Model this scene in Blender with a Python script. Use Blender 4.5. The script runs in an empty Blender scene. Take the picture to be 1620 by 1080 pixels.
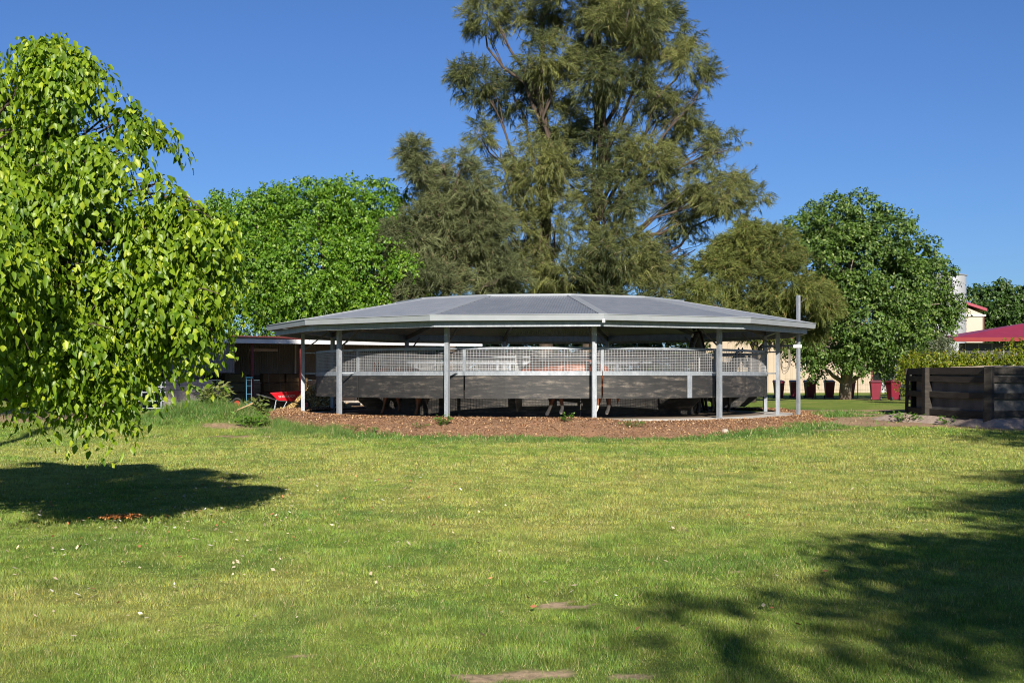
import bpy, math, random
import numpy as np
from mathutils import Vector, Matrix
PI = math.pi
rng = np.random.default_rng(11)
random.seed(5)
sc = bpy.context.scene
COL = sc.collection
F = 2025.0; HOR = 600.0; CAMZ = 1.6

def P(px, py, D):
    return np.array([(px - 810.0) * D / F, D, CAMZ + (HOR - py) * D / F])

# ------------------------------------------------------------------ noise
def _hash(ix, iy, s):
    h = (ix.astype(np.int64) * 374761393 + iy.astype(np.int64) * 668265263 + s * 1442695) & 0x7fffffff
    h = ((h ^ (h >> 13)) * 1274126177) & 0x7fffffff
    return ((h ^ (h >> 16)) & 0xffff) / 65535.0
def vnoise(x, y, s=0):
    x = np.asarray(x, float); y = np.asarray(y, float)
    ix = np.floor(x); iy = np.floor(y); fx = x - ix; fy = y - iy
    fx = fx * fx * (3 - 2 * fx); fy = fy * fy * (3 - 2 * fy)
    a = _hash(ix, iy, s); b = _hash(ix + 1, iy, s); c = _hash(ix, iy + 1, s); d = _hash(ix + 1, iy + 1, s)
    return (a * (1 - fx) + b * fx) * (1 - fy) + (c * (1 - fx) + d * fx) * fy
def fbm(x, y, s=0, o=4):
    t = 0; a = .5; k = 1.0; n = 0
    for i in range(o):
        t = t + a * vnoise(np.asarray(x) * k + 17.3 * i, np.asarray(y) * k + 9.1 * i, s + i); n += a; a *= .5; k *= 2.07
    return t / n
def sst(a, b, x):
    t = np.clip((x - a) / (b - a), 0, 1); return t * t * (3 - 2 * t)

# ------------------------------------------------------------------ object helpers
def tag(o, label=None, cat=None, group=None, kind=None):
    if label: o['label'] = label
    if cat: o['category'] = cat
    if group: o['group'] = group
    if kind: o['kind'] = kind
    return o
def empty(name, loc=(0, 0, 0), rz=0, label=None, cat=None, group=None):
    o = bpy.data.objects.new(name, None); COL.objects.link(o)
    o.location = loc; o.rotation_euler = (0, 0, rz); o.empty_display_size = .2
    return tag(o, label, cat, group)
def link(name, me, parent=None):
    o = bpy.data.objects.new(name, me); COL.objects.link(o)
    if parent is not None: o.parent = parent
    return o
def fast(name, V, Fc, mat, parent=None, col=None, smooth=False):
    """V (N,3), Fc (M,k) constant k"""
    V = np.ascontiguousarray(V, np.float32); Fc = np.ascontiguousarray(Fc, np.int32)
    me = bpy.data.meshes.new(name); M, k = Fc.shape
    me.vertices.add(len(V)); me.vertices.foreach_set('co', V.ravel())
    me.loops.add(M * k); me.loops.foreach_set('vertex_index', Fc.ravel())
    me.polygons.add(M); me.polygons.foreach_set('loop_start', np.arange(0, M * k, k, dtype=np.int32))
    if smooth: me.polygons.foreach_set('use_smooth', np.ones(M, bool))
    if col is not None:
        a = me.attributes.new('tint', 'FLOAT_COLOR', 'POINT')
        c = np.ones((len(V), 4), np.float32); c[:, :3] = col; a.data.foreach_set('color', c.ravel())
    me.update(calc_edges=True); me.validate()
    me.materials.append(mat)
    return link(name, me, parent)

class MB:
    def __init__(s): s.v = []; s.f = []; s.mi = []; s.m = 0
    def add(s, vs, fs):
        n = len(s.v); s.v += [tuple(map(float, v)) for v in vs]; s.f += [tuple(i + n for i in f) for f in fs]; s.mi += [s.m] * len(fs); return s
    def box(s, c, d, rz=0, M=None):
        x, y, z = d[0] / 2, d[1] / 2, d[2] / 2
        vs = [Vector((i * x, j * y, k * z)) for i in (-1, 1) for j in (-1, 1) for k in (-1, 1)]
        R = M if M is not None else Matrix.Rotation(rz, 3, 'Z')
        vs = [R @ v + Vector(c) for v in vs]
        return s.add(vs, [(0, 1, 3, 2), (4, 6, 7, 5), (0, 4, 5, 1), (2, 3, 7, 6), (0, 2, 6, 4), (1, 5, 7, 3)])
    def bar(s, a, b, w, h=None, up=(0, 0, 1)):
        a = Vector(a); b = Vector(b); d = b - a; L = d.length
        if L < 1e-6: return s
        x = d.normalized(); u = Vector(up)
        if abs(x.dot(u)) > .98: u = Vector((0, 1, 0))
        y = u.cross(x).normalized(); z = x.cross(y)
        R = Matrix((x, y, z)).transposed()
        return s.box((a + b) / 2, (L, w, h or w), M=R)
    def tube(s, pts, r, n=6, cap=True):
        pts = [Vector(p) for p in pts]; m = len(pts); rr = r if hasattr(r, '__len__') else [r] * m
        base = len(s.v); vs = []; fs = []
        prev = None
        for i, p in enumerate(pts):
            t = (pts[min(i + 1, m - 1)] - pts[max(i - 1, 0)])
            t = t.normalized() if t.length > 1e-9 else Vector((0, 0, 1))
            u = prev if prev is not None else (Vector((0, 0, 1)) if abs(t.z) < .9 else Vector((1, 0, 0)))
            b = t.cross(u); b = b.normalized() if b.length > 1e-6 else Vector((1, 0, 0)); u = b.cross(t).normalized(); prev = u
            for k in range(n):
                a = 2 * PI * k / n; vs.append(p + (u * math.cos(a) + b * math.sin(a)) * rr[i])
        for i in range(m - 1):
            for k in range(n):
                k2 = (k + 1) % n; fs.append((i * n + k, i * n + k2, (i + 1) * n + k2, (i + 1) * n + k))
        if cap: fs.append(tuple(range(n))[::-1]); fs.append(tuple((m - 1) * n + k for k in range(n)))
        return s.add(vs, fs)
    def cyl(s, c, r, h, n=16, r2=None):
        return s.tube([c, (c[0], c[1], c[2] + h)], [r, r if r2 is None else r2], n)
    def prism(s, poly, z0, z1):
        n = len(poly); vs = [(x, y, z0) for x, y in poly] + [(x, y, z1) for x, y in poly]
        fs = [(i, (i + 1) % n, n + (i + 1) % n, n + i) for i in range(n)] + [tuple(range(n))[::-1], tuple(range(n, 2 * n))]
        return s.add(vs, fs)
    def build(s, name, mat, parent=None, smooth=False, bevel=0):
        me = bpy.data.meshes.new(name); me.from_pydata(s.v, [], s.f); me.update()
        for m in (mat if isinstance(mat, (list, tuple)) else [mat]): me.materials.append(m)
        if isinstance(mat, (list, tuple)): me.polygons.foreach_set('material_index', s.mi)
        if smooth: me.polygons.foreach_set('use_smooth', [True] * len(s.f))
        o = link(name, me, parent)
        if bevel:
            b = o.modifiers.new('b', 'BEVEL'); b.width = bevel; b.segments = 1; b.limit_method = 'ANGLE'
        return o

# ------------------------------------------------------------------ materials
def newmat(name):
    m = bpy.data.materials.new(name); m.use_nodes = True; nt = m.node_tree
    return m, nt, nt.nodes['Principled BSDF']
def nd(nt, t, **kw):
    n = nt.nodes.new(t)
    for k, v in kw.items():
        if k in n.inputs.keys(): n.inputs[k].default_value = v
        else: setattr(n, k, v)
    return n
def ramp(nt, fac, stops):
    r = nt.nodes.new('ShaderNodeValToRGB'); e = r.color_ramp.elements
    while len(e) < len(stops): e.new(.5)
    for i, (p, c) in enumerate(stops):
        e[i].position = p; e[i].color = (*c, 1) if len(c) == 3 else c
    nt.links.new(fac, r.inputs['Fac']); return r.outputs['Color']
def coords(nt, scale=(1, 1, 1), out='Object'):
    tc = nt.nodes.new('ShaderNodeTexCoord'); mp = nt.nodes.new('ShaderNodeMapping'); mp.inputs['Scale'].default_value = scale
    nt.links.new(tc.outputs[out], mp.inputs['Vector']); return mp.outputs['Vector']
def noise(nt, vec, scale, detail=5, rough=.6):
    n = nt.nodes.new('ShaderNodeTexNoise'); n.inputs['Scale'].default_value = scale; n.inputs['Detail'].default_value = detail; n.inputs['Roughness'].default_value = rough
    nt.links.new(vec, n.inputs['Vector']); return n.outputs['Fac']
def bump(nt, bs, h, strength=.3, dist=.02):
    b = nt.nodes.new('ShaderNodeBump'); b.inputs['Strength'].default_value = strength; b.inputs['Distance'].default_value = dist
    nt.links.new(h, b.inputs['Height']); nt.links.new(b.outputs['Normal'], bs.inputs['Normal'])
def mixc(nt, fac, a, b, mode='MIX'):
    m = nt.nodes.new('ShaderNodeMix'); m.data_type = 'RGBA'; m.blend_type = mode
    def put(i, v):
        if hasattr(v, 'links') or hasattr(v, 'is_linked'): nt.links.new(v, m.inputs[i])
        elif isinstance(v, (int, float)): m.inputs[i].default_value = v
        else: m.inputs[i].default_value = (*v, 1)
    put(0, fac); put(6, a); put(7, b); return m.outputs[2]
def surf(name, c1, c2, scale=3, rough=.6, metal=0, bs=.2, stretch=(1, 1, 1), c3=None, spec=.5, fine=None):
    m, nt, b = newmat(name); v = coords(nt, stretch)
    n = noise(nt, v, scale, 6, .65)
    st = [(.3, c1), (.7, c2)] if c3 is None else [(.3, c1), (.52, c2), (.75, c3)]
    col = ramp(nt, n, st)
    if fine:
        n2 = noise(nt, v, fine, 3, .6); col = mixc(nt, .5, col, ramp(nt, n2, [(.3, (.35, .35, .35)), (.7, (.75, .75, .75))]), 'OVERLAY')
    nt.links.new(col, b.inputs['Base Color'])
    b.inputs['Roughness'].default_value = rough; b.inputs['Metallic'].default_value = metal
    b.inputs['Specular IOR Level'].default_value = spec
    if bs: bump(nt, b, noise(nt, v, (fine or scale * 6), 4, .6), bs, .01)
    return m
def leafmat(name, rough=.45, trans=.35, tcol=(1.0, 1.25, .35), spec=.4):
    m, nt, b = newmat(name)
    a = nt.nodes.new('ShaderNodeAttribute'); a.attribute_name = 'tint'
    nt.links.new(a.outputs['Color'], b.inputs['Base Color']); b.inputs['Roughness'].default_value = rough
    b.inputs['Specular IOR Level'].default_value = spec
    t = nt.nodes.new('ShaderNodeBsdfTranslucent')
    nt.links.new(mixc(nt, 1.0, a.outputs['Color'], tcol, 'MULTIPLY'), t.inputs['Color'])
    x = nt.nodes.new('ShaderNodeMixShader'); x.inputs[0].default_value = trans
    nt.links.new(b.outputs[0], x.inputs[1]); nt.links.new(t.outputs[0], x.inputs[2])
    nt.links.new(x.outputs[0], nt.nodes['Material Output'].inputs['Surface']); return m

M = {}
M['galv'] = surf('galvanised_steel', (.19, .21, .235), (.31, .33, .36), 7, .45, .25, .05, (1, 1, .35), spec=.5, fine=60)
M['galv_wire'] = surf('mesh_wire', (.3, .3, .31), (.42, .42, .42), 9, .5, .15, 0)
M['roof'] = surf('roof_steel', (.145, .16, .19), (.20, .215, .245), 2.2, .4, .1, 0, spec=.4)
M['underside'] = surf('zinc_underside', (.40, .39, .37), (.48, .47, .45), 1.2, .5, .1, 0)
M['gutter'] = surf('gutter_steel', (.23, .25, .27), (.27, .29, .31), 2.5, .45, .1, 0)
M['rafter'] = surf('rafter_steel', (.12, .115, .11), (.2, .195, .19), 2, .55, .2, 0)
M['redsteel'] = surf('red_painted_steel', (.10, .014, .014), (.16, .024, .02), 3, .5, 0, 0)
M['redroof'] = surf('red_roof', (.21, .016, .032), (.25, .022, .042), 1.0, .45, 0, 0)
M['shedroof'] = surf('shed_roof_red', (.16, .022, .025), (.2, .03, .034), 1.0, .5, 0, 0)
M['redfascia'] = surf('red_fascia', (.16, .012, .012), (.2, .016, .016), 1.0, .6, 0, 0, spec=.3)
M['white'] = surf('white_paint', (.5, .5, .5), (.58, .58, .58), 3, .5, 0, 0)
M['cream'] = surf('cream_cladding', (.33, .265, .19), (.365, .295, .215), .7, .55, 0, 0)
M['cream2'] = surf('pale_cream_cladding', (.36, .305, .245), (.39, .335, .27), .7, .55, 0, 0)
M['silo'] = surf('silo_steel', (.34, .34, .36), (.40, .40, .42), 1.3, .4, .3, 0, (1, 1, .15))
M['conc'] = surf('concrete', (.38, .35, .31), (.52, .49, .45), 2.5, .85, 0, .3, fine=40)
M['stone'] = surf('pale_stone', (.32, .26, .2), (.42, .36, .29), 4, .85, 0, .3)
M['yardfloor'] = surf('walker_floor', (.10, .075, .05), (.18, .13, .09), 4, .95, 0, .5, fine=30)
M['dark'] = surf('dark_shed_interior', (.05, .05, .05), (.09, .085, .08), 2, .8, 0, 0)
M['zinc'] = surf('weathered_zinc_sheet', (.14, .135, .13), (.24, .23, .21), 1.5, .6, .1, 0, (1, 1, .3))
M['tan'] = surf('raw_timber', (.33, .2, .1), (.45, .29, .16), 3, .8, 0, .2, (1, 1, 1))
M['plastic_black'] = surf('black_plastic', (.02, .02, .02), (.035, .035, .035), 4, .5, 0, 0)
M['bin'] = surf('maroon_plastic', (.13, .006, .020), (.165, .009, .027), 4, .42, 0, 0)
M['binlid'] = surf('bin_lid_maroon', (.09, .018, .03), (.12, .025, .04), 4, .45, 0, 0)
M['blue'] = surf('blue_paint', (.008, .09, .16), (.015, .13, .22), 6, .45, 0, 0)
M['barrow'] = surf('red_plastic_tray', (.55, .01, .02), (.68, .015, .03), 4, .3, 0, 0)
M['bark'] = surf('grey_bark', (.13, .10, .075), (.24, .2, .15), 5, .95, 0, .6, (1, 1, .3), fine=30)
M['barkdark'] = surf('dark_bark', (.03, .022, .018), (.10, .07, .05), 3, .95, 0, .6, (1, 1, .3), fine=20)
M['rope'] = surf('grey_cable', (.12, .1, .08), (.25, .21, .17), 8, .8, 0, 0)
M['hay'] = surf('green_hay', (.08, .07, .03), (.15, .13, .055), 6, .95, 0, .7, (1, 1, 4), fine=50)
M['hay2'] = surf('golden_hay', (.075, .045, .02), (.15, .09, .036), 6, .95, 0, .7, (1, 1, 4), fine=50)
M['straw'] = leafmat('loose_straw', .8, .15, (1, 1, .8), .2)
M['leaf'] = leafmat('leaf_blade', .42, .38)
M['leafgloss'] = leafmat('glossy_leaf', .5, .25, spec=.35)
M['needle'] = leafmat('casuarina_needles', .65, .22, (1.0, 1.1, .5), .25)
M['grass'] = leafmat('grass_blades', .6, .3, (1.05, 1.15, .5), .2)
M['chip'] = leafmat('wood_chips', .9, 0.0, (1, 1, 1), .2)

# rubber kickboard: dark sheet with dusty scuffs
m, nt, b = newmat('black_rubber_sheet'); v = coords(nt, (.8, .8, 5)); v1 = coords(nt, (1, 1, 1))
n1 = noise(nt, v, 1.5, 9, .74); n2 = noise(nt, v1, 3.2, 9, .75)
dust = ramp(nt, n1, [(.50, (.03, .03, .03)), (.70, (1, 1, 1))]); d2 = ramp(nt, n2, [(.42, (.12, .12, .12)), (.64, (.9, .9, .9))])
dd = mixc(nt, 1.0, dust, d2, 'MULTIPLY')
base = ramp(nt, noise(nt, v, 3, 5, .6), [(.3, (.011, .011, .012)), (.7, (.025, .024, .024))])
nt.links.new(mixc(nt, dd, base, (.26, .22, .175)), b.inputs['Base Color']); b.inputs['Roughness'].default_value = .62
bump(nt, b, n2, .25, .01); M['rubber'] = m
# black stained timber
m, nt, b = newmat('black_stained_timber'); v = coords(nt, (.7, .7, 5)); n1 = noise(nt, v, 3, 8, .7)
nt.links.new(ramp(nt, n1, [(.3, (.013, .010, .008)), (.6, (.032, .026, .020)), (.82, (.11, .09, .065))]), b.inputs['Base Color'])
b.inputs['Roughness'].default_value = .8; bump(nt, b, n1, .4, .01); M['blacktimber'] = m
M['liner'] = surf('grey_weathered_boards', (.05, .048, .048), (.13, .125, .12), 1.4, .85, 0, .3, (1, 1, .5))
# block wall
m, nt, b = newmat('grey_block_wall')
tc = nt.nodes.new('ShaderNodeTexCoord'); sx = nt.nodes.new('ShaderNodeSeparateXYZ'); nt.links.new(tc.outputs['Object'], sx.inputs[0])
ad = nd(nt, 'ShaderNodeMath', operation='ADD'); nt.links.new(sx.outputs[0], ad.inputs[0]); nt.links.new(sx.outputs[1], ad.inputs[1])
cb = nt.nodes.new('ShaderNodeCombineXYZ'); nt.links.new(ad.outputs[0], cb.inputs[0]); nt.links.new(sx.outputs[2], cb.inputs[1])
bk = nt.nodes.new('ShaderNodeTexBrick'); nt.links.new(cb.outputs[0], bk.inputs['Vector'])
bk.inputs['Scale'].default_value = 1; bk.inputs['Brick Width'].default_value = .4; bk.inputs['Row Height'].default_value = .2; bk.inputs['Mortar Size'].default_value = .008
bk.inputs['Color1'].default_value = (.36, .325, .285, 1); bk.inputs['Color2'].default_value = (.45, .41, .36, 1); bk.inputs['Mortar'].default_value = (.13, .12, .11, 1)
nt.links.new(mixc(nt, .5, bk.outputs['Color'], ramp(nt, noise(nt, tc.outputs['Object'], 3, 6, .7), [(.3, (.3, .3, .3)), (.7, (.7, .7, .7))]), 'OVERLAY'), b.inputs['Base Color'])
b.inputs['Roughness'].default_value = .9; bump(nt, b, bk.outputs['Fac'], -.4, .01); M['block'] = m
# horse coat (colour from coat arguments, socks by height)
def coat(name, body, low, sock=None, z1=.42):
    m, nt, b = newmat(name)
    tc = nt.nodes.new('ShaderNodeTexCoord'); sx = nt.nodes.new('ShaderNodeSeparateXYZ'); nt.links.new(tc.outputs['Object'], sx.inputs[0])
    st = [(0, sock or low), (z1 / 2, sock or low), (z1 / 2 + .03, low), (.42, body)]
    c = ramp(nt, sx.outputs[2], [(0, (.03, .025, .02)), (.04, (.03, .025, .02)), (.05, sock or low), (.31 if sock else .18, sock or low), (.34, low), (.6, body)])
    mp = mixc(nt, .35, c, ramp(nt, noise(nt, tc.outputs['Object'], 3, 4, .6), [(.3, (.3, .3, .3)), (.7, (.7, .7, .7))]), 'OVERLAY')
    nt.links.new(mp, b.inputs['Base Color']); b.inputs['Roughness'].default_value = .45
    return m
M['chestnut'] = coat('chestnut_coat', (.24, .07, .028), (.12, .04, .02), (.7, .62, .55))
M['bay'] = coat('bay_coat', (.22, .07, .03), (.05, .02, .012), None)
M['black'] = coat('black_coat', (.012, .010, .009), (.010, .009, .008), None)
M['hair'] = surf('dark_horsehair', (.015, .01, .008), (.04, .02, .015), 6, .6, 0, 0)
M['hairred'] = surf('red_horsehair', (.12, .04, .02), (.22, .08, .04), 6, .6, 0, 0)
M['whitehair'] = surf('white_marking', (.7, .68, .64), (.75, .73, .7), 6, .6, 0, 0)

# ------------------------------------------------------------------ terrain
WX, WY = 0.97, 42.94            # centre of the horse walker
PH = -1.407; SLAB = .49
def berm(x, y):
    d = ((x + 9.1) / 1.9) ** 2 + ((y - 38.0) / 1.8) ** 2
    return .52 * np.exp(-d * 1.1) * (.75 + .5 * fbm(x * 1.3, y * 1.3, 5))
def gz(x, y):
    x = np.asarray(x, float); y = np.asarray(y, float)
    z = .5 * sst(29, 45, y) - .12 * sst(44, 52, y) * sst(-5, -9, x)
    z = z + .05 * (fbm(x * .35, y * .35, 3) - .5) * sst(3, 12, y) + .022 * (fbm(x * 2.2, y * 2.2, 8) - .5)
    z = z + berm(x, y)
    z = z + .10 * np.exp(-(((x - 11.5) / 4.0) ** 2 + ((y - 35.2) / 1.2) ** 2))
    return z
def rw(x, y):
    return np.hypot(x - WX, y - WY), np.arctan2(x - WX, -(y - WY))
def mulch_r(a):
    return 9.3 + .9 * (fbm(a * 3.2 + 9, a * 0 + 1, 31) - .5) * 2 + .3 * (fbm(a * 14, a * 0 + 3, 33) - .5) + .75 * np.cos(a + .2)
def patches(x, y):
    """weight 0..1 of bare soil"""
    w = np.zeros_like(x)
    for (px, py, D, rx, ry) in ((887, 958, 9.05, .20, .16), (850, 1066, 6.97, .26, .13), (1000, 1072, 6.88, .16, .11), (765, 1073, 6.86, .15, .12), (1165, 905, 10.6, .12, .08),
                                (1382, 674, 42., 1.0, .55), (865, 0, 0, 0, 0), (1290, 686, 36.5, .35, .25), (1245, 687, 36.5, .5, .2), (1170, 730, 25., .4, .1),
                                (1300, 727, 25.6, .45, .12), (470, 1036, 7.4, .1, .07), (370, 690, 33.6, .9, .35), (1310, 690, 35, .5, .2)):
        if D == 0: continue
        cx = (px - 810) * D / F
        yy = D
        d = np.sqrt(((x - cx) / rx) ** 2 + ((y - yy) / ry) ** 2) + 1.7 * (fbm(x * 9, y * 9, 77) - .5)
        w = np.maximum(w, 1 - sst(.8, 1.0, d))
    # dirt track running behind the lawn, worn soil by the shed
    t = np.abs(y - (44.8 + .1 * (x - 10))) + 1.0 * (fbm(x * 1.2, y * 1.2, 12) - .5)
    w = np.maximum(w, (1 - sst(1.1, 1.7, t)) * sst(8.5, 9.5, x))
    t = np.abs(y - 41.0 - .1 * (x + 14)) + 2.6 * (fbm(x * .8, y * .8, 13) - .5)
    w = np.maximum(w, (1 - sst(2.1, 3.2, t)) * sst(-10.3, -11.6, x) * .95)
    t = sst(43.5, 45.5, y + 2 * (fbm(x * .5, y * .5, 14) - .5)) * sst(-1.5, -3, x) * sst(60, 56, y) * sst(-17.5, -15, x)
    w = np.maximum(w, t)
    t = ((x + 7.6) / 1.1) ** 2 + ((y - 35.9) / .5) ** 2 + 1.0 * (fbm(x * 3, y * 3, 15) - .5)
    w = np.maximum(w, 1 - sst(.7, 1.2, t))
    t = ((x - 18.2) / 2.0) ** 2 + ((y - 70.5) / 1.1) ** 2 + .8 * (fbm(x * 3, y * 3, 15) - .5)
    w = np.maximum(w, 1 - sst(.7, 1.2, t))
    t = ((x - 15.2) / 6) ** 2 + ((y - 38.3) / 3.4) ** 2
    w = np.maximum(w, 1 - sst(.9, 1.2, t + .5 * (fbm(x, y, 16) - .5)))
    return w
def grass_col(x, y):
    """living grass colour by place: greener foreground, sun-bleached middle, lush toe of the bank"""
    n = fbm(x * .55, y * .32, 41); n2 = fbm(x * 2.3, y * 1.6, 51); n3 = fbm(x * 6, y * 6, 61)
    dry = sst(.38, .68, n + .22 * sst(11, 17, y) * sst(31, 24, y) - .08 * sst(12, 7, y) - .12 * sst(-3, -7, x) * sst(30, 20, y)) * .8
    dry = np.clip(.12 + .62 * dry + .75 * (n2 - .5) + .35 * (n3 - .5), 0, 1)
    r, a = rw(x, y)
    lush = np.maximum(sst(12.2, 10.6, r + 1.2 * (n2 - .5)), np.clip(berm(x, y) * 4, 0, 1)) * .85
    g = np.array([.165, .245, .042]); yy = np.array([.335, .325, .092]); lu = np.array([.085, .170, .036]); br = np.array([.36, .28, .15])
    c = g + (yy - g) * dry[..., None]
    c = c + (lu - c) * lush[..., None]
    cl = sst(.60, .70, fbm(x * 1.3 + 7, y * 1.0, 73))[..., None] * .45
    c = c + (np.array([.085, .165, .035]) - c) * cl
    b = sst(.67, .82, n2 * .6 + n3 * .4)[..., None] * .55
    c = c + (br - c) * b
    return c
def mulch_mask(x, y):
    r, a = rw(x, y); return r < mulch_r(a) - .1 - .9 * np.clip(fbm(x * 2.6, y * 2.6, 35) - .5, 0, 1)

# the sheet
def axis(parts):
    out = []
    for a, b, s in parts: out += list(np.arange(a, b, s))
    return np.array(out + [parts[-1][1]])
ax = axis([(-900, -200, 50), (-200, -60, 10), (-60, -26, 1.5), (-26, -3, .28), (-3, 3, .07), (3, 26, .28), (26, 60, 1.5), (60, 200, 10), (200, 900, 50)])
ay = axis([(-300, -40, 20), (-40, 2, 2), (2, 5.8, .28), (5.8, 11.2, .07), (11.2, 52, .28), (52, 90, .8), (90, 200, 8), (200, 1600, 60)])
GX, GY = np.meshgrid(ax, ay); xs = GX.ravel(); ys = GY.ravel()
V = np.stack([xs, ys, gz(xs, ys)], 1)
nx, ny = len(ax), len(ay)
i = np.arange(nx * ny).reshape(ny, nx)
Fc = np.stack([i[:-1, :-1], i[:-1, 1:], i[1:, 1:], i[1:, :-1]], -1).reshape(-1, 4)
w = patches(xs, ys)[:, None]
soil = np.array([.30, .205, .135]) * (.75 + .5 * fbm(xs * 1.1, ys * 1.1, 90))[:, None]
soil = np.where((ys < 12)[:, None], soil * np.array([1.35, 1.45, 1.5]), soil)
gc = grass_col(xs, ys) * .8 * (1 - w) + soil * w
m, nt, b = newmat('lawn_ground'); a = nt.nodes.new('ShaderNodeAttribute'); a.attribute_name = 'tint'
v = coords(nt)
f1 = noise(nt, v, 14, 8, .75); f2 = noise(nt, v, 2.2, 6, .7)
c = mixc(nt, .8, a.outputs['Color'], ramp(nt, f1, [(.3, (.22, .24, .22)), (.7, (.8, .78, .74))]), 'OVERLAY')
c = mixc(nt, .45, c, ramp(nt, f2, [(.3, (.32, .34, .32)), (.7, (.68, .66, .64))]), 'OVERLAY')
nt.links.new(c, b.inputs['Base Color']); b.inputs['Roughness'].default_value = .95; b.inputs['Specular IOR Level'].default_value = .1
bump(nt, b, f1, .8, .04)
ground = fast('ground', V, Fc, m, None, gc, True); tag(ground, 'broad mown lawn and paddock ground', None, None, 'structure')

# grass blades
def blades(bands, seed, keep):
    rg = np.random.default_rng(seed); VV = []; CC = []
    for (a, b, dens, wd, h, x0, x1) in bands:
        if x0 is None:
            area = .4 * (b * b - a * a) + 3 * (b - a); n = int(area * dens)
            y = np.sqrt(rg.uniform(a * a, b * b, n)); x = rg.uniform(-1, 1, n) * (.4 * y + 1.5)
        else:
            n = int((b - a) * (x1 - x0) * dens); y = rg.uniform(a, b, n); x = rg.uniform(x0, x1, n)
        k = keep(x, y, rg); x = x[k]; y = y[k]; n = len(x)
        r, _ = rw(x, y)
        tall = 1 + 1.5 * np.clip(berm(x, y) * 3.2, 0, 1.5) + 1.1 * sst(11.6, 10.0, r) + .5 * sst(.5, .8, fbm(x * 1.7, y * 1.7, 99)) + .9 * sst(.70, .80, fbm(x * 2.1 + 40, y * 2.1, 98))
        tuft = fbm(x * 3.5, y * 3.5, 171); hh = h * rg.uniform(.45, 1.3, n) * tall * (.5 + .75 * sst(.3, .7, tuft)); ww = wd * rg.uniform(.6, 1.3, n)
        th = rg.uniform(0, 2 * PI, n); ln = rg.uniform(.1, .95, n) * hh; la = rg.uniform(0, 2 * PI, n)
        z = gz(x, y) - .004
        dx = np.cos(th) * ww / 2; dy = np.sin(th) * ww / 2
        p0 = np.stack([x - dx, y - dy, z], 1); p1 = np.stack([x + dx, y + dy, z], 1)
        p2 = np.stack([x + np.cos(la) * ln, y + np.sin(la) * ln, z + hh], 1)
        VV.append(np.stack([p0, p1, p2], 1).reshape(-1, 3))
        c = grass_col(x, y) * (rg.uniform(.6, 1.5, n) * (.8 + .4 * sst(.3, .7, fbm(x * 5, y * 5, 181))))[:, None] * (1 + np.array([.12, .0, -.1]) * rg.normal(0, 1, n)[:, None])
        dead = rg.random(n) < .06; c[dead] = np.array([.48, .40, .22])
        CC.append(np.repeat(np.clip(c, .004, .8), 3, 0))
    V = np.concatenate(VV); C = np.concatenate(CC)
    return V, np.arange(len(V)).reshape(-1, 3), C
def keep(x, y, rg):
    w = patches(x, y)
    return (rg.random(len(x)) > w * .96) & ~mulch_mask(x, y)
V, Fc, C = blades([(5.2, 9, 9500, .0042, .030, None, None), (9, 14, 4600, .0062, .032, None, None), (14, 22, 2100, .010, .034, None, None),
                   (22, 33, 900, .017, .042, None, None), (33, 45, 330, .026, .05, None, None), (33.5, 40, 1500, .012, .075, -13, -4.3)], 3, keep)
tag(fast('lawn_grass', V, Fc, M['grass'], None, C), 'short mown green grass of the open lawn', 'grass', None, 'stuff')

# fallen leaves and pale petals scattered over the lawn
def flakes(n, x, y, zoff, size, cols, seed, flat=.35):
    rg = np.random.default_rng(seed); th = rg.uniform(0, 2 * PI, n)
    s = size * rg.uniform(.5, 1.4, n)
    u = np.stack([np.cos(th), np.sin(th), rg.normal(0, flat, n)], 1); v = np.stack([-np.sin(th), np.cos(th), rg.normal(0, flat, n)], 1)
    c = np.stack([x, y, zoff], 1)
    V = np.stack([c - u * s[:, None], c - v * s[:, None] * .55, c + u * s[:, None], c + v * s[:, None] * .55], 1).reshape(-1, 4, 3)
    C = np.repeat(np.array(cols)[rg.integers(0, len(cols), n)] * rg.uniform(.7, 1.2, n)[:, None], 4, 0)
    return V.reshape(-1, 3), np.arange(4 * n).reshape(-1, 4), C
n = 1050; y = 7.5 + 14 * rng.random(n) ** .75; cx = -3.8 + rng.normal(0, 2.0, n); far = rng.random(n) < .16; cx[far] = rng.uniform(-4, 4, far.sum()) * y[far] / 12
k = np.abs(cx) < .42 * y + .5; cx = cx[k]; y = y[k]; n = len(y)
V, Fc, C = flakes(n, cx, y, gz(cx, y) + .04, .021, [(.45, .40, .27), (.5, .42, .28), (.42, .2, .09), (.36, .15, .07), (.6, .58, .48), (.45, .36, .24)], 5)
tag(fast('leaf_litter', V, Fc, M['chip'], None, C), 'pale and orange fallen leaves scattered on the lawn', 'fallen leaves', None, 'stuff')
c = P(193, 822, 14.6); n = 260; rr = rng.normal(0, 1, (n, 2)) * np.array([.09, .10])
x = c[0] + rr[:, 0] * 1.2; y = c[1] + rr[:, 1]
V, Fc, C = flakes(n, x, y, gz(x, y) + .03 + .02 * rng.random(n), .02, [(.6, .24, .06), (.5, .18, .05), (.65, .32, .12)], 8, .5)
tag(fast('leaf_heap', V, Fc, M['chip'], None, C), 'small heap of orange dead leaves on the lawn', 'leaf heap', None, 'stuff')

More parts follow.
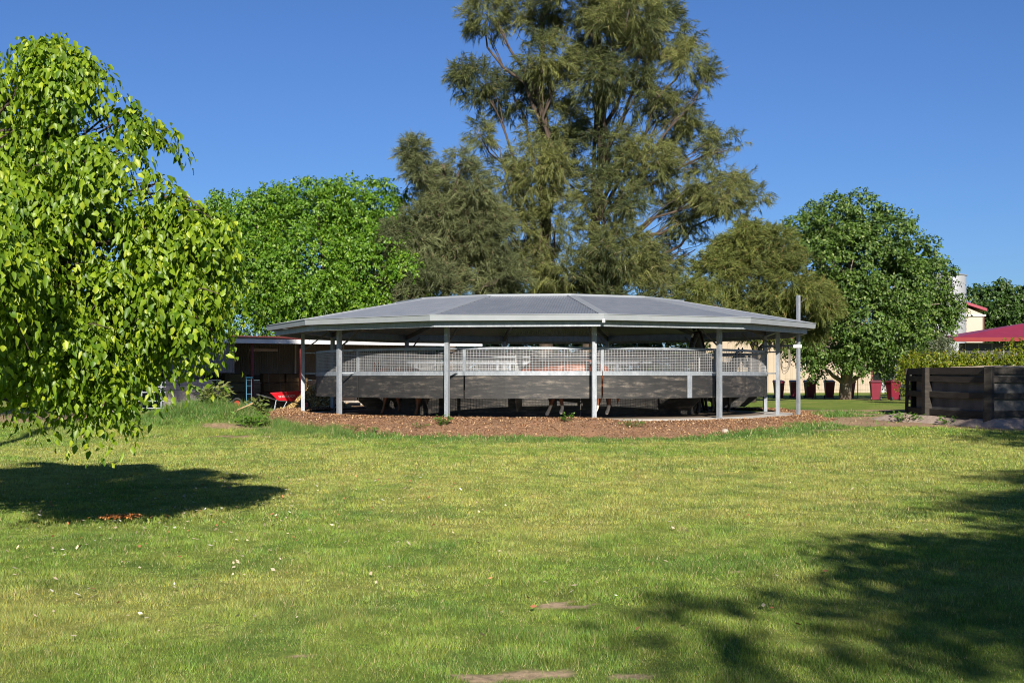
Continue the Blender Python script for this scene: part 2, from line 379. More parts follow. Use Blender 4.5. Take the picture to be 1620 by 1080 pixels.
# ------------------------------------------------------------------ mulch bank and slab
A = np.linspace(-PI, PI, 361)[:-1]; rings = np.linspace(0, 1, 16)
def r_in(a): return 7.78 + .46 * sst(.0, .35, a) * sst(1.9, 1.5, a) + .06 * fbm(a * 9, a * 0, 4)
Vm = []
for t in rings:
    ro = mulch_r(A); R0 = r_in(A); r = R0 + (ro - R0) * t
    x = WX + r * np.sin(A); y = WY - r * np.cos(A)
    g = gz(x, y); top = SLAB + .06 - .093 * sst(8.0, 8.2, R0)
    z = top + (g - .03 - top) * (t ** 1.15) + .10 * np.sin(PI * np.clip(t, 0, 1)) * (fbm(x * 2.3, y * 2.3, 22) + .2) + .03 * (fbm(x * 9, y * 9, 23) - .5) * (1 if 0 < t < 1 else 0)
    Vm.append(np.stack([x, y, z], 1))
Vm = np.concatenate(Vm); na = len(A); i = np.arange(na * 16).reshape(16, na); j = np.roll(i, -1, 1)
Fm = np.stack([i[:-1], i[1:], j[1:], j[:-1]], -1).reshape(-1, 4)
m, nt, b = newmat('bark_mulch'); v = coords(nt)
f1 = noise(nt, v, 38, 6, .7); f2 = noise(nt, v, 1.3, 5, .6)
c = ramp(nt, f1, [(.3, (.085, .042, .022)), (.5, (.26, .14, .075)), (.72, (.44, .28, .165))])
c = mixc(nt, ramp(nt, f2, [(.52, (0, 0, 0)), (.68, (.75, .75, .75))]), c, (.36, .19, .105))
nt.links.new(c, b.inputs['Base Color']); b.inputs['Roughness'].default_value = .95; bump(nt, b, f1, .9, .05); M['mulch'] = m
tag(fast('mulch_bank', Vm, Fm, m, None, None, True), 'brown bark mulch bank', None, None, 'structure')
n = 42000; a = rng.uniform(-PI / 1.6, PI / 1.6, n); t = rng.random(n) ** 1.1
ro = mulch_r(a); r = r_in(a) + (ro + .25 - r_in(a)) * t; x = WX + r * np.sin(a); y = WY - r * np.cos(a)
def mulch_z(x, y):
    r, a = rw(x, y); R0 = r_in(a); t = np.clip((r - R0) / (mulch_r(a) - R0), 0, 1); g = gz(x, y); top = SLAB + .06 - .093 * sst(8.0, 8.2, R0)
    return np.maximum(top + (g - .03 - top) * t ** 1.15 + .10 * np.sin(PI * t) * (fbm(x * 2.3, y * 2.3, 22) + .2), g)
V, Fc, C = flakes(n, x, y, mulch_z(x, y) + .012 * rng.random(n) + .008, .024, [(.22, .12, .06), (.36, .21, .11), (.52, .35, .2), (.15, .075, .04), (.30, .165, .085), (.40, .245, .13), (.28, .15, .08)], 9, .5)
tag(fast('mulch_chips', V, Fc, M['chip'], None, C), 'loose bark chips strewn over the mulch bank', 'bark chips', None, 'stuff')
mb = MB(); N = 120
mb.prism([(WX + 8.32 * math.sin(2 * PI * k / N), WY - 8.32 * math.cos(2 * PI * k / N)) for k in range(N)], .05, SLAB)
tag(mb.build('ground_slab', M['conc']), 'round concrete slab', None, None, 'structure')
mb = MB(); mb.prism([(WX + 7.36 * math.sin(2 * PI * k / N), WY - 7.36 * math.cos(2 * PI * k / N)) for k in range(N)], SLAB, SLAB + .012)
tag(mb.build('ground_track', M['yardfloor']), 'worn earth walking track', None, None, 'structure')

# ------------------------------------------------------------------ HORSE WALKER
NS = 12; RO, RI, RP, RF = 8.97, 4.77, 7.88, 7.44; ZO = 1.6 + 1.73; ZI = 1.6 + 2.50
walker = empty('horse_walker', (WX, WY, 0), 0, 'large round grey-roofed horse walker on a mulch bank, with a mesh and black rubber fence', 'horse walker')
def ca(k): return PH + 2 * PI * k / NS
def pol(r, a, z=0): return Vector((r * math.sin(a), -r * math.cos(a), z))
def polyring(mb, prof, n=NS, ph=PH, seg=1):
    m = len(prof); vs = []; fs = []
    for k in range(n):
        for r, z in prof: vs.append(pol(r, ph + 2 * PI * k / n, z))
    for k in range(n):
        k2 = (k + 1) % n
        for i in range(m):
            i2 = (i + 1) % m; fs.append((k * m + i, k2 * m + i, k2 * m + i2, k * m + i2))
    mb.add(vs, fs)
# roof sheets
cosA = math.cos(PI / NS); pitch = .076; seg = 4
apO, apI = RO * cosA, RI * cosA
def roofz(r): return ZO + (ZI - ZO) * (r - apO) / (apI - apO)     # by apothem distance
for k in range(NS):
    am = ca(k) + PI / NS; hw = RO * math.sin(PI / NS) - .01
    ts = np.arange(-hw, hw, pitch / seg); cols = []
    rad = Vector((math.sin(am), -math.cos(am), 0)); tan = Vector((math.cos(am), math.sin(am), 0))
    vs = []; fs = []
    for q, t in enumerate(ts):
        ph_ = (q % seg); amp = (.0, .016, .016, .0)[ph_]
        rin = max(apI, abs(t) / math.tan(PI / NS))
        for r in (apO + .03, rin):
            p = rad * r + tan * t; p.z = roofz(r) + amp; vs.append(p)
    for q in range(len(ts) - 1): fs.append((2 * q, 2 * q + 1, 2 * q + 3, 2 * q + 2))
    mb = MB(); mb.add(vs, fs); o = mb.build('roof_sheet', [M['underside'], M['roof']], walker)
    s = o.modifiers.new('s', 'SOLIDIFY'); s.thickness = .004; s.offset = -1; s.material_offset = 1; s.material_offset_rim = 1
for k in range(NS):
    mb = MB(); a = pol(RO - .02, ca(k), ZO + .02); b = pol(RI, ca(k), ZI + .02); mb.bar(a, b, .24, .022); mb.build('hip_capping', M['gutter'], walker)
mb = MB(); polyring(mb, [(RI + .12, ZI - .01), (RI + .12, ZI + .045), (RI - .05, ZI + .065), (RI - .07, ZI - .25), (RI - .04, ZI - .25), (RI - .02, ZI - .01)])
mb.build('ridge_trim', M['gutter'], walker)
mb = MB(); polyring(mb, [(RO - .02, ZO - .15), (RO + .06, ZO - .15), (RO + .075, ZO - .005), (RO + .095, ZO), (RO + .095, ZO + .015), (RO + .05, ZO + .015), (RO + .04, ZO - .12), (RO - .02, ZO - .12)])
mb.build('gutter', M['gutter'], walker)
mb = MB(); p_ = pol(RO + .03, ca(3), ZO - .22); mb.cyl((p_.x, p_.y, p_.z), .045, .1, 12); mb.build('gutter_outlet', M['white'], walker)
BT = SLAB + 2.62 + .2
mb = MB(); polyring(mb, [(RP + .02, BT - .22), (RP + .10, BT - .22), (RP + .10, BT - .205), (RP + .035, BT - .205), (RP + .035, BT - .015), (RP + .10, BT - .015), (RP + .10, BT), (RP + .02, BT)])
mb.build('eave_beam', M['galv'], walker)
mb = MB(); r_ = RO - .2; polyring(mb, [(r_ - .06, ZO - .31), (r_ + .01, ZO - .31), (r_ + .01, ZO - .16), (r_ - .06, ZO - .16)])
mb.build('eave_purlin', M['galv'], walker)
mb = MB(); polyring(mb, [(RI + .1, ZI - .27), (RI + .18, ZI - .27), (RI + .18, ZI - .08), (RI + .1, ZI - .08)])
mb.build('ring_beam', M['rafter'], walker)
for f in (.33, .66):
    r = RI + (RP - RI) * f; z = ZI + (ZO - ZI) * (r - RI) / (RO - RI) - .09
    mb = MB(); polyring(mb, [(r, z - .05), (r + .05, z - .05), (r + .05, z + .05), (r, z + .05)]); mb.build('purlin', M['rafter'], walker)
for k in range(NS):
    a = ca(k)
    def post():
        mb = MB(); d = .12; t = .012; h = BT - .22 - SLAB
        R = Matrix.Rotation(a, 3, 'Z')
        c = pol(RP, a, SLAB + h / 2)
        for (ox, oy, sx_, sy_) in ((0, d / 2 - t / 2, d, t), (-d / 2 + t / 2, -t / 2, t, d - t - .002), (d / 2 - t / 2, -t / 2, t, d - t - .002)):
            mb.box(c + R @ Vector((ox, oy, 0)), (sx_, sy_, h), M=R)
        mb.box(c + R @ Vector((0, -d / 2 + .006, 0)), (.10, .008, h - .02), M=R)
        return mb
    post().build('post', M['galv'], walker)
    mb = MB(); p0 = pol(RP, a, BT - .12); p1 = pol(RI + .2, a, ZI - .16)
    mb.bar(p0, p1, .06, .16); mb.build('rafter', M['rafter'], walker)
    mb = MB(); mb.bar(pol(RP - .05, a, BT - .75), pol(RP - .85, a, BT - .14), .04, .04); mb.build('brace', M['rafter'], walker)
# outer fence: circular rails, mesh panels, kickboards
def arc_box(mb, r0, r1, z0, z1, a0, a1, n):
    vs = []; fs = []
    for i in range(n + 1):
        a = a0 + (a1 - a0) * i / n
        for r, z in ((r0, z0), (r1, z0), (r1, z1), (r0, z1)): vs.append(pol(r, a, z))
    for i in range(n):
        for j in range(4):
            j2 = (j + 1) % 4; fs.append((i * 4 + j, i * 4 + j2, i * 4 + 4 + j2, i * 4 + 4 + j))
    fs += [(0, 3, 2, 1), (n * 4, n * 4 + 1, n * 4 + 2, n * 4 + 3)]
    mb.add(vs, fs)
def fence(R, zk0, zk1, zr1, zm1, zt1, npan, aoff, px_, rubber, gap=.0014, hs=.088, wz=.047, wires=.0085):
    for k in range(npan):
        a0 = aoff + 2 * PI * k / npan + gap; a1 = aoff + 2 * PI * (k + 1) / npan - gap
        mb = MB(); arc_box(mb, R - .012, R + .012, SLAB + zk0, SLAB + zk1, a0 + .002, a1 - .002, 10); kb = mb.build('kickboard', M[rubber], walker)
        mb = MB(); arc_box(mb, R - .03, R + .035, SLAB + zk1, SLAB + zr1, a0, a1, 10); mb.build('middle_rail', M['galv'], walker)
        mb = MB(); arc_box(mb, R - .03, R + .03, SLAB + zm1, SLAB + zt1, a0 - gap, a1 + gap, 10); mb.build('top_rail', M['galv'], walker)
        mb = MB(); L = R * (a1 - a0); nv = int(L / hs)
        for i in range(1, nv):
            a = a0 + (a1 - a0) * i / nv; p = pol(R, a); mb.box((p.x, p.y, SLAB + (zr1 + zm1) / 2), (wires, wires, zm1 - zr1), a)
        nh = int((zm1 - zr1) / wz)
        for j in range(1, nh + 1):
            z = SLAB + zr1 + (zm1 - zr1) * j / (nh + 1); arc_box(mb, R + .004, R + .004 + wires, z - wires / 2, z + wires / 2, a0, a1, 10)
        mb.build('mesh_panel', M['galv_wire'], walker)
        mb = MB(); p = pol(R + .0, a0 - gap); mb.box((p.x, p.y, SLAB + (zr1 + zm1) / 2), (.09, .05, zm1 - zr1 - .004), a0); mb.build('panel_post', M['galv'], walker)
fence(RF, .58, 1.22, 1.345, 1.94, 2.01, 12, PH + .045, 0, 'rubber')
fence(5.3, .02, 1.3, 1.38, 1.68, 1.76, 8, .2, 0, 'rubber', wz=.2, wires=.006, hs=.35)
# steel flat stiffener on one kickboard and short stand-offs from fence to posts
p = pol(RF + .02, math.asin((1087 - 810) * 37.2 / F / RF - WX / RF) if True else 0); a = math.atan2(p.x, -p.y)
mb = MB(); mb.box((p.x, p.y, SLAB + .9), (.17, .016, .636), a); mb.build('cover_plate', M['galv'], walker)
for k in range(NS):
    mb = MB(); a = ca(k)
    mb.bar(pol(RF + .03, a + .02, SLAB + 1.3), pol(RP - .06, a, SLAB + 1.3), .04); mb.build('stand_off', M['galv'], walker); mb = MB(); mb.bar(pol(RF + .03, a + .02, SLAB + 1.97), pol(RP - .06, a, SLAB + 1.97), .04)
    mb.build('stand_off', M['galv'], walker)
# rotating arms with rubber divider flaps, hub
mb = MB(); mb.cyl((0, 0, SLAB), .2, 1.9, 20); mb.cyl((0, 0, SLAB), .5, .25, 20); mb.cyl((0, 0, SLAB + 1.85), .35, .2, 20); mb.build('centre_column', M['dark'], walker)
for k, deg in enumerate((-52, -7, 39, 85, 131, 177, 223)):
    a = math.radians(deg)
    mb = MB(); mb.bar(pol(.3, a, SLAB + 1.95), pol(7.1, a, SLAB + 1.95), .05); mb.bar(pol(.3, a, SLAB + 1.75), pol(5.0, a, SLAB + 1.92), .04); mb.build('walker_arm', M['dark'], walker)
    poly = [(5.55, 1.35), (5.55, .42), (5.85, .2), (6.75, .2), (7.15, .5), (7.15, 1.35)]
    vs = []; t = Vector((math.cos(a), math.sin(a), 0)) * .012
    for s_ in (-1, 1):
        for r, z in poly: vs.append(pol(r, a, SLAB + z) + t * s_)
    n = len(poly); fs = [tuple(range(n)), tuple(range(n, 2 * n))[::-1]] + [(i, (i + 1) % n, n + (i + 1) % n, n + i) for i in range(n)]
    mb = MB(); mb.add(vs, fs); mb.build('divider_flap', M['rubber'], walker)
    mb = MB()
    for r in np.arange(5.6, 7.15, .09): mb.bar(pol(r, a, SLAB + 1.35), pol(r, a, SLAB + 1.9), .008)
    for z in np.arange(1.42, 1.9, .09): mb.bar(pol(5.55, a, SLAB + z), pol(7.15, a, SLAB + z), .008)
    mb.bar(pol(5.55, a, SLAB + 1.2), pol(5.55, a, SLAB + 1.93), .03); mb.bar(pol(7.15, a, SLAB + 1.2), pol(7.15, a, SLAB + 1.93), .03)
    mb.build('divider_mesh', M['galv_wire'], walker)

# ------------------------------------------------------------------ horses
def horse(loc, rz, coatm, hair, label, sc_=1.0, head=0.0, phase=(0, 0, 0, 0), star=False):
    root = empty('horse', loc, rz, label, 'horse', 'horses in the walker'); root.scale = (sc_,) * 3
    Vn = []; En = []; Rn = []
    def nde(p, r, par=None):
        Vn.append(p); Rn.append(r if isinstance(r, tuple) else (r, r))
        if par is not None: En.append((par, len(Vn) - 1))
        return len(Vn) - 1
    hz = head
    barrel = nde((-.08, 0, 1.16), (.30, .33)); chest = nde((.30, 0, 1.2), (.27, .33), barrel); wither = nde((.52, 0, 1.3), (.19, .27), chest)
    neck = nde((.78, 0, 1.5 + .5 * hz), (.12, .19), wither); nk2 = nde((.98 - .2 * max(hz, 0), 0, 1.72 + hz), (.10, .145), neck)
    poll = nde((1.1 - .2 * max(hz, 0), 0, 1.86 + hz * 1.15), (.10, .12), nk2); face = nde((1.28 - .2 * max(hz, 0), 0, 1.68 + hz * 1.1), (.09, .115), poll); muz = nde((1.45 - .2 * max(hz, 0), 0, 1.45 + hz * 1.05), (.065, .075), face)
    flank = nde((-.45, 0, 1.2), (.28, .3), barrel); croup = nde((-.72, 0, 1.28), (.25, .25), flank); dock = nde((-.95, 0, 1.22), (.12, .14), croup)
    for s in (0, 1):
        y = (-.15, .15)[s]
        f = phase[s]; el = nde((.40, y, .95), .115, wither); kn = nde((.42 + f * .5, y, .55 + abs(f) * .1), .06, el); ft = nde((.42 + f, y, .24 + max(0, -f) * .3), .042, kn); nde((.49 + f * 1.1, y, .05 + max(0, -f) * .35), .058, ft)
        h = phase[2 + s]; st = nde((-.55 + h * .3, y, .93), .15, croup); hk = nde((-.78 + h * .7, y, .58 + max(0, h) * .1), .07, st); ft = nde((-.72 + h, y, .24 + max(0, -h) * .15), .045, hk); nde((-.63 + h * 1.1, y, .05 + max(0, -h) * .15), .058, ft)
    me = bpy.data.meshes.new('horse_body'); me.from_pydata(Vn, En, []); o = link('body', me, root)
    sk = o.modifiers.new('skin', 'SKIN'); sk.use_smooth_shade = True
    for v_, r in zip(me.skin_vertices[0].data, Rn): v_.radius = r
    me.skin_vertices[0].data[0].use_root = True
    ss = o.modifiers.new('sub', 'SUBSURF'); ss.levels = ss.render_levels = 2
    me.materials.append(coatm)
    p = Vector(Vn[poll]); mb = MB()
    for s in (-1, 1): mb.tube([p + Vector((-.03, .06 * s, .07)), p + Vector((0, .075 * s, .16)), p + Vector((.01, .085 * s, .24))], [.045, .04, .004], 8)
    mb.build('ear', coatm, root, True)
    mb = MB(); pts = [Vector(Vn[i]) for i in (wither, neck, nk2, poll)]
    for q in range(3):
        for t in np.linspace(0, 1, 7)[:-1]:
            a_ = pts[q].lerp(pts[q + 1], t) + Vector((-.06, .0, .17)); mb.tube([a_, a_ + Vector((-.05, .06, -.06)), a_ + Vector((-.04, .13, -.22))], [.03, .03, .008], 5)
    mb.build('mane', hair, root, True)
    mb = MB(); d = Vector(Vn[dock]); mb.tube([d, d + Vector((-.12, 0, -.05)), d + Vector((-.2, 0, -.3)), d + Vector((-.2, .02, -.6)), d + Vector((-.17, 0, -.85))], [.04, .05, .07, .07, .01], 8); mb.build('tail', hair, root, True)
    mb = MB()
    for s in (-1, 1):
        e = Vector(Vn[face]) + Vector((-.07, .078 * s, .09)); mb.tube([e - Vector((.018, 0, 0)), e, e + Vector((.018, 0, 0))], [.006, .02, .006], 8)
    mb.build('eye', M['plastic_black'], root, True)
    if star:
        mb = MB(); e = Vector(Vn[face]); mb.box(e + Vector((.045, 0, .125)), (.10, .05, .012), M=Matrix.Rotation(.85, 3, 'Y')); mb.build('star_marking', M['whitehair'], root)
    # halter
    mb = MB(); f_ = Vector(Vn[face]).lerp(Vector(Vn[muz]), .4); 
    for q in range(12):
        a0 = 2 * PI * q / 12; a1 = 2 * PI * (q + 1) / 12
        ax_ = Vector((.81, 0, .59)); 
        def pt(a): return f_ + Vector((0, 1, 0)) * math.cos(a) * .066 + ax_ * math.sin(a) * .08
        mb.bar(pt(a0), pt(a1), .03, .008)
    mb.build('halter', M['rope'], root)
    return root
def on_track(theta, r=6.4):
    a = math.radians(theta); return (WX + r * math.sin(a), WY - r * math.cos(a), SLAB + .012)
horse((1.78, 36.6, SLAB + .012), PI - .05, M['chestnut'], M['hairred'], 'chestnut horse with four white socks walking left behind the middle kickboards', 1.1, -.42, (.22, -.12, -.18, .14))
l = on_track(-42); horse(l, PI - math.radians(42), M['bay'], M['hair'], 'bay horse with dark legs behind the mesh at the left of the walker', 1.0, -.4, (-.2, .18, .16, -.14))
horse((6.15, 39.35, SLAB + .012), PI + math.radians(58), M['black'], M['hair'], 'black horse with a white forehead star, head raised over the fence rail', 1.15, .26, (.15, -.12, .1, -.1), True)
horse((6.95, 43.0, SLAB + .012), math.radians(42), M['black'], M['hair'], 'black horse without a star, its head against the pale shed wall', 1.06, -.02, (.12, -.1, -.1, .12))
l = on_track(172); horse(l, math.radians(-8), M['chestnut'], M['hairred'], 'chestnut horse on the far side of the walker, behind the inner fence', 1.0, .0, (.1, -.12, .1, -.1))

# ------------------------------------------------------------------ corrugated sheets
def corr(a, b, z0, z1, pitch=.076, amp=.008, seg=4, zb1=None):
    """vertical corrugated sheet between ground points a,b; top may slope to zb1"""
    a = Vector((a[0], a[1], 0)); b = Vector((b[0], b[1], 0)); L = (b - a).length; d = (b - a) / L; nrm = Vector((d.y, -d.x, 0))
    n = int(L / pitch * seg); vs = []; fs = []
    for i in range(n + 1):
        t = i / n; o = amp * math.sin(2 * PI * i / seg + .7); p = a + d * (L * t) + nrm * o
        zt = z1 if zb1 is None else z1 + (zb1 - z1) * t
        vs += [(p.x, p.y, z0), (p.x, p.y, zt)]
    for i in range(n): fs.append((2 * i, 2 * i + 2, 2 * i + 3, 2 * i + 1))
    return vs, fs

# ------------------------------------------------------------------ hay shed (left)
A0 = Vector(((150 - 810) * 47.6 / F, 47.6, 0)); B0 = Vector((-1.5, 55.4, 0)); d = (B0 - A0).normalized(); L = (B0 - A0).length; bk = Vector((-d.y, d.x, 0))
if bk.y < 0: bk = -bk
def sp(t, o, z): return A0 + d * t + bk * o + Vector((0, 0, z))
yaw = math.atan2(d.y, d.x)
shed = empty('hay_shed', A0, 0, 'open-fronted hay shed with red roof, white fascia and grey block walls', 'shed')
shed.location = (0, 0, 0)
GZ = .36
mb = MB(); R = Matrix.Rotation(yaw, 3, 'Z')
ZF = 3.10
mb.box(sp(L / 2, -.45, ZF), (L, .03, .17), M=R); mb.build('fascia', M['white'], shed)
vs, fs = [], []
n = int(L / .19)
for i in range(n * 2 + 1):
    t = L * i / (n * 2); a_ = sp(t, -.5, ZF + .10 + (.02 if i % 2 else 0)); b_ = sp(t, 4.6, ZF + .36 + (.02 if i % 2 else 0)); vs += [a_, b_]
for i in range(n * 2): fs.append((2 * i, 2 * i + 2, 2 * i + 3, 2 * i + 1))
mb = MB(); mb.add(vs, fs); o = mb.build('roof', M['shedroof'], shed); s = o.modifiers.new('s', 'SOLIDIFY'); s.thickness = .01; s.offset = -1
mb = MB(); mb.box(sp(L / 2, 4.2, GZ + .45), (L, .19, 1.5), M=R); mb.build('block_wall', M['block'], shed)
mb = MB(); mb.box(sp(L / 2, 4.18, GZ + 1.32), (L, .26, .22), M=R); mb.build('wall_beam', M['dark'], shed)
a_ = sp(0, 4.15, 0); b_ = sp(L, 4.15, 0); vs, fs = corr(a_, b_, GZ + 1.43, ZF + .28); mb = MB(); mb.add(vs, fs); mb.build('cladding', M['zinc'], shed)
tp = lambda px: min(range(0, int(L * 50)), key=lambda q: abs(810 + F * sp(q / 50, 0, 0).x / sp(q / 50, 0, 0).y - px)) / 50
for px, mt in ((265, 'redsteel'), (398, 'redsteel'), (475, 'redsteel'), (640, 'redsteel')):
    mb = MB(); t = tp(px); mb.box(sp(t, -.05, (GZ + ZF) / 2), (.1, .1, ZF - GZ), M=R); mb.build('post', M[mt], shed)
for px in (346, 418, 520, 600):
    mb = MB(); t = tp(px); mb.box(sp(t, 4.0, (1.43 + GZ + ZF + .2) / 2), (.06, .06, ZF + .2 - GZ - 1.43), M=R); mb.build('wall_stud', M['white'], shed)
mb = MB(); t = tp(421); mb.box(sp(t, .3, ZF - .33), (1.15, .06, .1), M=R); mb.build('timber_batten', M['tan'], shed)
# rafters under the roof
for t in np.arange(.4, L, 1.8):
    mb = MB(); mb.bar(sp(t, -.4, ZF + .04), sp(t, 4.3, ZF + .27), .05, .12); mb.build('rafter', M['tan'], shed)
# block bay wall projecting at the left end
t0, t1 = tp(246), tp(322)
mb = MB(); mb.box(sp((t0 + t1) / 2, -1.1, GZ - .1 + .62), (t1 - t0, .19, 1.45), M=R); mb.box(sp(t1 - .095, .9, GZ - .1 + .62), (.19, 3.8, 1.45), M=R); mb.build('bay_wall', M['block'], shed)
mb = MB(); mb.box(sp((t0 + t1) / 2 - .15, -1.1, GZ + 1.37), (t1 - t0 - .35, .22, .22), M=R); mb.build('bay_beam', M['dark'], shed)
vs, fs = corr(sp(t0 + .05, -1.02, 0), sp(t1 + 1.2, -1.02 + 1.0, 0), GZ + 1.5, ZF - .05); mb = MB(); mb.add(vs, fs); mb.build('bay_cladding', M['zinc'], shed)
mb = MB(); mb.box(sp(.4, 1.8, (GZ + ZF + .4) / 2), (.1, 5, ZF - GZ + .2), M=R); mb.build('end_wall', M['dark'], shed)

# hay bales stacked in the shed
balem = MB(); balem.box((0, 0, .2), (.95, .46, .38)); 
def bale_proto(mat, label, grp):
    o = balem.build('hay_bale', mat, None, bevel=.04); s = MB()
    for x in (-.25, .25): s.box((x, 0, .2), (.012, .478, .398))
    tw = s.build('twine', M['rope'], o); return tag(o, label, 'hay bale', grp)
def dupe(o, loc, rz, label):
    c = o.copy(); COL.objects.link(c); c.location = loc; c.rotation_euler = (0, 0, rz); c['label'] = label
    for ch in o.children:
        d_ = ch.copy(); COL.objects.link(d_); d_.parent = c
    return c
rows = ['bottom', 'second', 'third', 'fourth', 'fifth']
pr = None
for stack, (px, off, mat, desc, nlev, cols) in enumerate(((388, 1.9, 'hay', 'dull green hay bale', 4, 1), (476, 2.4, 'hay2', 'brownish golden hay bale', 4, 2))):
    t = tp(px) + .1; pr = None
    for lv in range(nlev):
        for cI in range(cols):
            loc = sp(t + (cI - (cols - 1) / 2) * .98 + random.uniform(-.03, .03), off + random.uniform(-.04, .04), GZ - .06 + lv * .385)
            where = ('by the blue trolley', 'by the red wheelbarrow', 'by the straw')[stack]
            lab = f"{desc} {where}, {rows[lv]} level" + ('' if cols == 1 else (', left column' if cI == 0 else ', right column'))
            if pr is None: pr = bale_proto(M[mat], lab, 'hay bales stacked in the shed'); pr.location = loc; pr.rotation_euler = (0, 0, yaw)
            else: dupe(pr, loc, yaw + random.uniform(-.03, .03), lab)
# loose straw heap
c = P(500, 640, 49.5); n = 9000; rx = rng.normal(0, 1, n); ry = rng.normal(0, 1, n); q = np.exp(-(rx ** 2 + ry ** 2) * .5)
x = c[0] + rx * .62; y = c[1] + .6 + ry * .5; z = .40 + 1.05 * q * rng.random(n) ** .35
V, Fc, C = flakes(n, x, y, z, .06, [(.55, .38, .14), (.62, .46, .2), (.45, .3, .1), (.66, .52, .26)], 13, .6)
tag(fast('straw_heap', V, Fc, M['straw'], None, C), 'loose golden straw heaped beside the walker in the shed', 'straw heap', None, 'stuff')

# red wheelbarrow
def wheelbarrow(loc, rz, trayM, label, cat='wheelbarrow', text=None):
    r = empty('wheelbarrow', loc, rz, label, cat)
    mb = MB(); b0 = [(-.28, -.2), (.3, -.16), (.3, .16), (-.28, .2)]; t0_ = [(-.5, -.34), (.55, -.27), (.55, .27), (-.5, .34)]
    zb = [.38, .33, .33, .38]; zt = [.62, .70, .70, .62]
    vs = [(*b0[i], zb[i]) for i in range(4)] + [(*t0_[i], zt[i]) for i in range(4)] + [(b0[i][0] * .95, b0[i][1] * .93, zb[i] + .015) for i in range(4)] + [(t0_[i][0] * .97, t0_[i][1] * .95, zt[i] + .002) for i in range(4)]
    fs = [(3, 2, 1, 0)] + [(i, (i + 1) % 4, 4 + (i + 1) % 4, 4 + i) for i in range(4)] + [(8, 9, 10, 11)] + [(8 + i, 12 + i, 12 + (i + 1) % 4, 8 + (i + 1) % 4) for i in range(4)] + [(4 + i, 4 + (i + 1) % 4, 12 + (i + 1) % 4, 12 + i) for i in range(4)]
    mb.add(vs, fs); tray = mb.build('tray', trayM, r)
    mb = MB()
    for i in range(4):
        a_, b_ = t0_[i], t0_[(i + 1) % 4]; mb.tube([(*a_, zt[i]), (*b_, zt[(i + 1) % 4])], .014, 6)
    mb.build('rim', trayM, tray)
    for s in (-1, 1):
        mb = MB(); mb.tube([(-1.0, .26 * s, .58), (-.7, .26 * s, .5), (-.25, .17 * s, .36), (.3, .1 * s, .3), (.68, .05 * s, .19)], .018, 6); mb.build('handle', M['plastic_black'], r)
        mb = MB(); mb.tube([(-.32, .19 * s, .38), (-.4, .23 * s, .02), (-.12, .2 * s, .02), (.05, .15 * s, .33)], .014, 6); mb.build('leg', M['galv'], r)
    mb = MB(); 
    for q in range(16):
        a0, a1 = 2 * PI * q / 16, 2 * PI * (q + 1) / 16
        mb.tube([(.68 + .155 * math.cos(a0), 0, .19 + .155 * math.sin(a0)), (.68 + .155 * math.cos(a1), 0, .19 + .155 * math.sin(a1))], .038, 8)
    wh = mb.build('wheel', M['plastic_black'], r); mb = MB(); mb.tube([(.68, -.03, .19), (.68, .03, .19)], .1, 12); mb.build('hub', M['barrow'], wh)
    if text:
        cu = bpy.data.curves.new('t', 'FONT'); cu.body = text; cu.size = .12; cu.extrude = .001; cu.align_x = 'CENTER'; cu.align_y = 'CENTER'
        t_ = bpy.data.objects.new('tmp', cu); COL.objects.link(t_); dg = bpy.context.evaluated_depsgraph_get(); me = bpy.data.meshes.new_from_object(t_.evaluated_get(dg)); bpy.data.objects.remove(t_)
        me.materials.clear(); me.materials.append(M['white']); o = link('lettering', me, tray)
        # on the tray side facing -y : side plane from (y=-.18,z=.355) to (y=-.305,z=.66)
        tilt = math.atan2(.305, -.125) ; o.location = (.06, -.257, .51); o.rotation_euler = (tilt - .02, -.06, .06)
        o.scale = (1, 1, 1)
    return r
c = P(452, 650, 45.4)
wheelbarrow((c[0], 45.4, gz(c[0], 45.4) + 0.0), .12, M['barrow'], 'red wheelbarrow with white lettering, standing in front of the hay shed', text='SHERLOCK')
c = P(340, 652, 47.2)
bw = wheelbarrow((c[0], 47.3, gz(c[0], 47.3)), .15, M['plastic_black'], 'dark wheelbarrow with a blue rim under the shed roof by the block wall')
for ch in bw.children:
    for g in ch.children:
        if g.name.startswith('rim'): g.data.materials[0] = M['blue']
bw.scale = (1.15, 1.15, 1.25)
# blue upright sack trolley
c = P(394, 650, 46.6); tr = empty('hand_trolley', (c[0], 46.6, gz(c[0], 46.6)), .3, 'upright blue hand trolley leaning by the green hay bales', 'trolley')
mb = MB()
for s in (-1, 1): mb.tube([(.09 * s, 0, .1), (.09 * s, .08, 1.15)], .018, 6)
for z in (.3, .6, .9): mb.bar((-.09, .01 + .07 * z, z), (.09, .01 + .07 * z, z), .02)
mb.tube([(-.09, .08, 1.15), (-.12, 0, 1.2), (.12, 0, 1.2), (.09, .08, 1.15)], .02, 6); mb.build('frame', M['blue'], tr)
mb = MB(); mb.box((0, -.12, .03), (.36, .25, .015)); mb.build('toe_plate', M['blue'], tr)
for s in (-1, 1):
    mb = MB(); mb.tube([(.16 * s, .08, .12), (.22 * s, .08, .12)], .12, 14); mb.build('wheel', M['plastic_black'], tr)

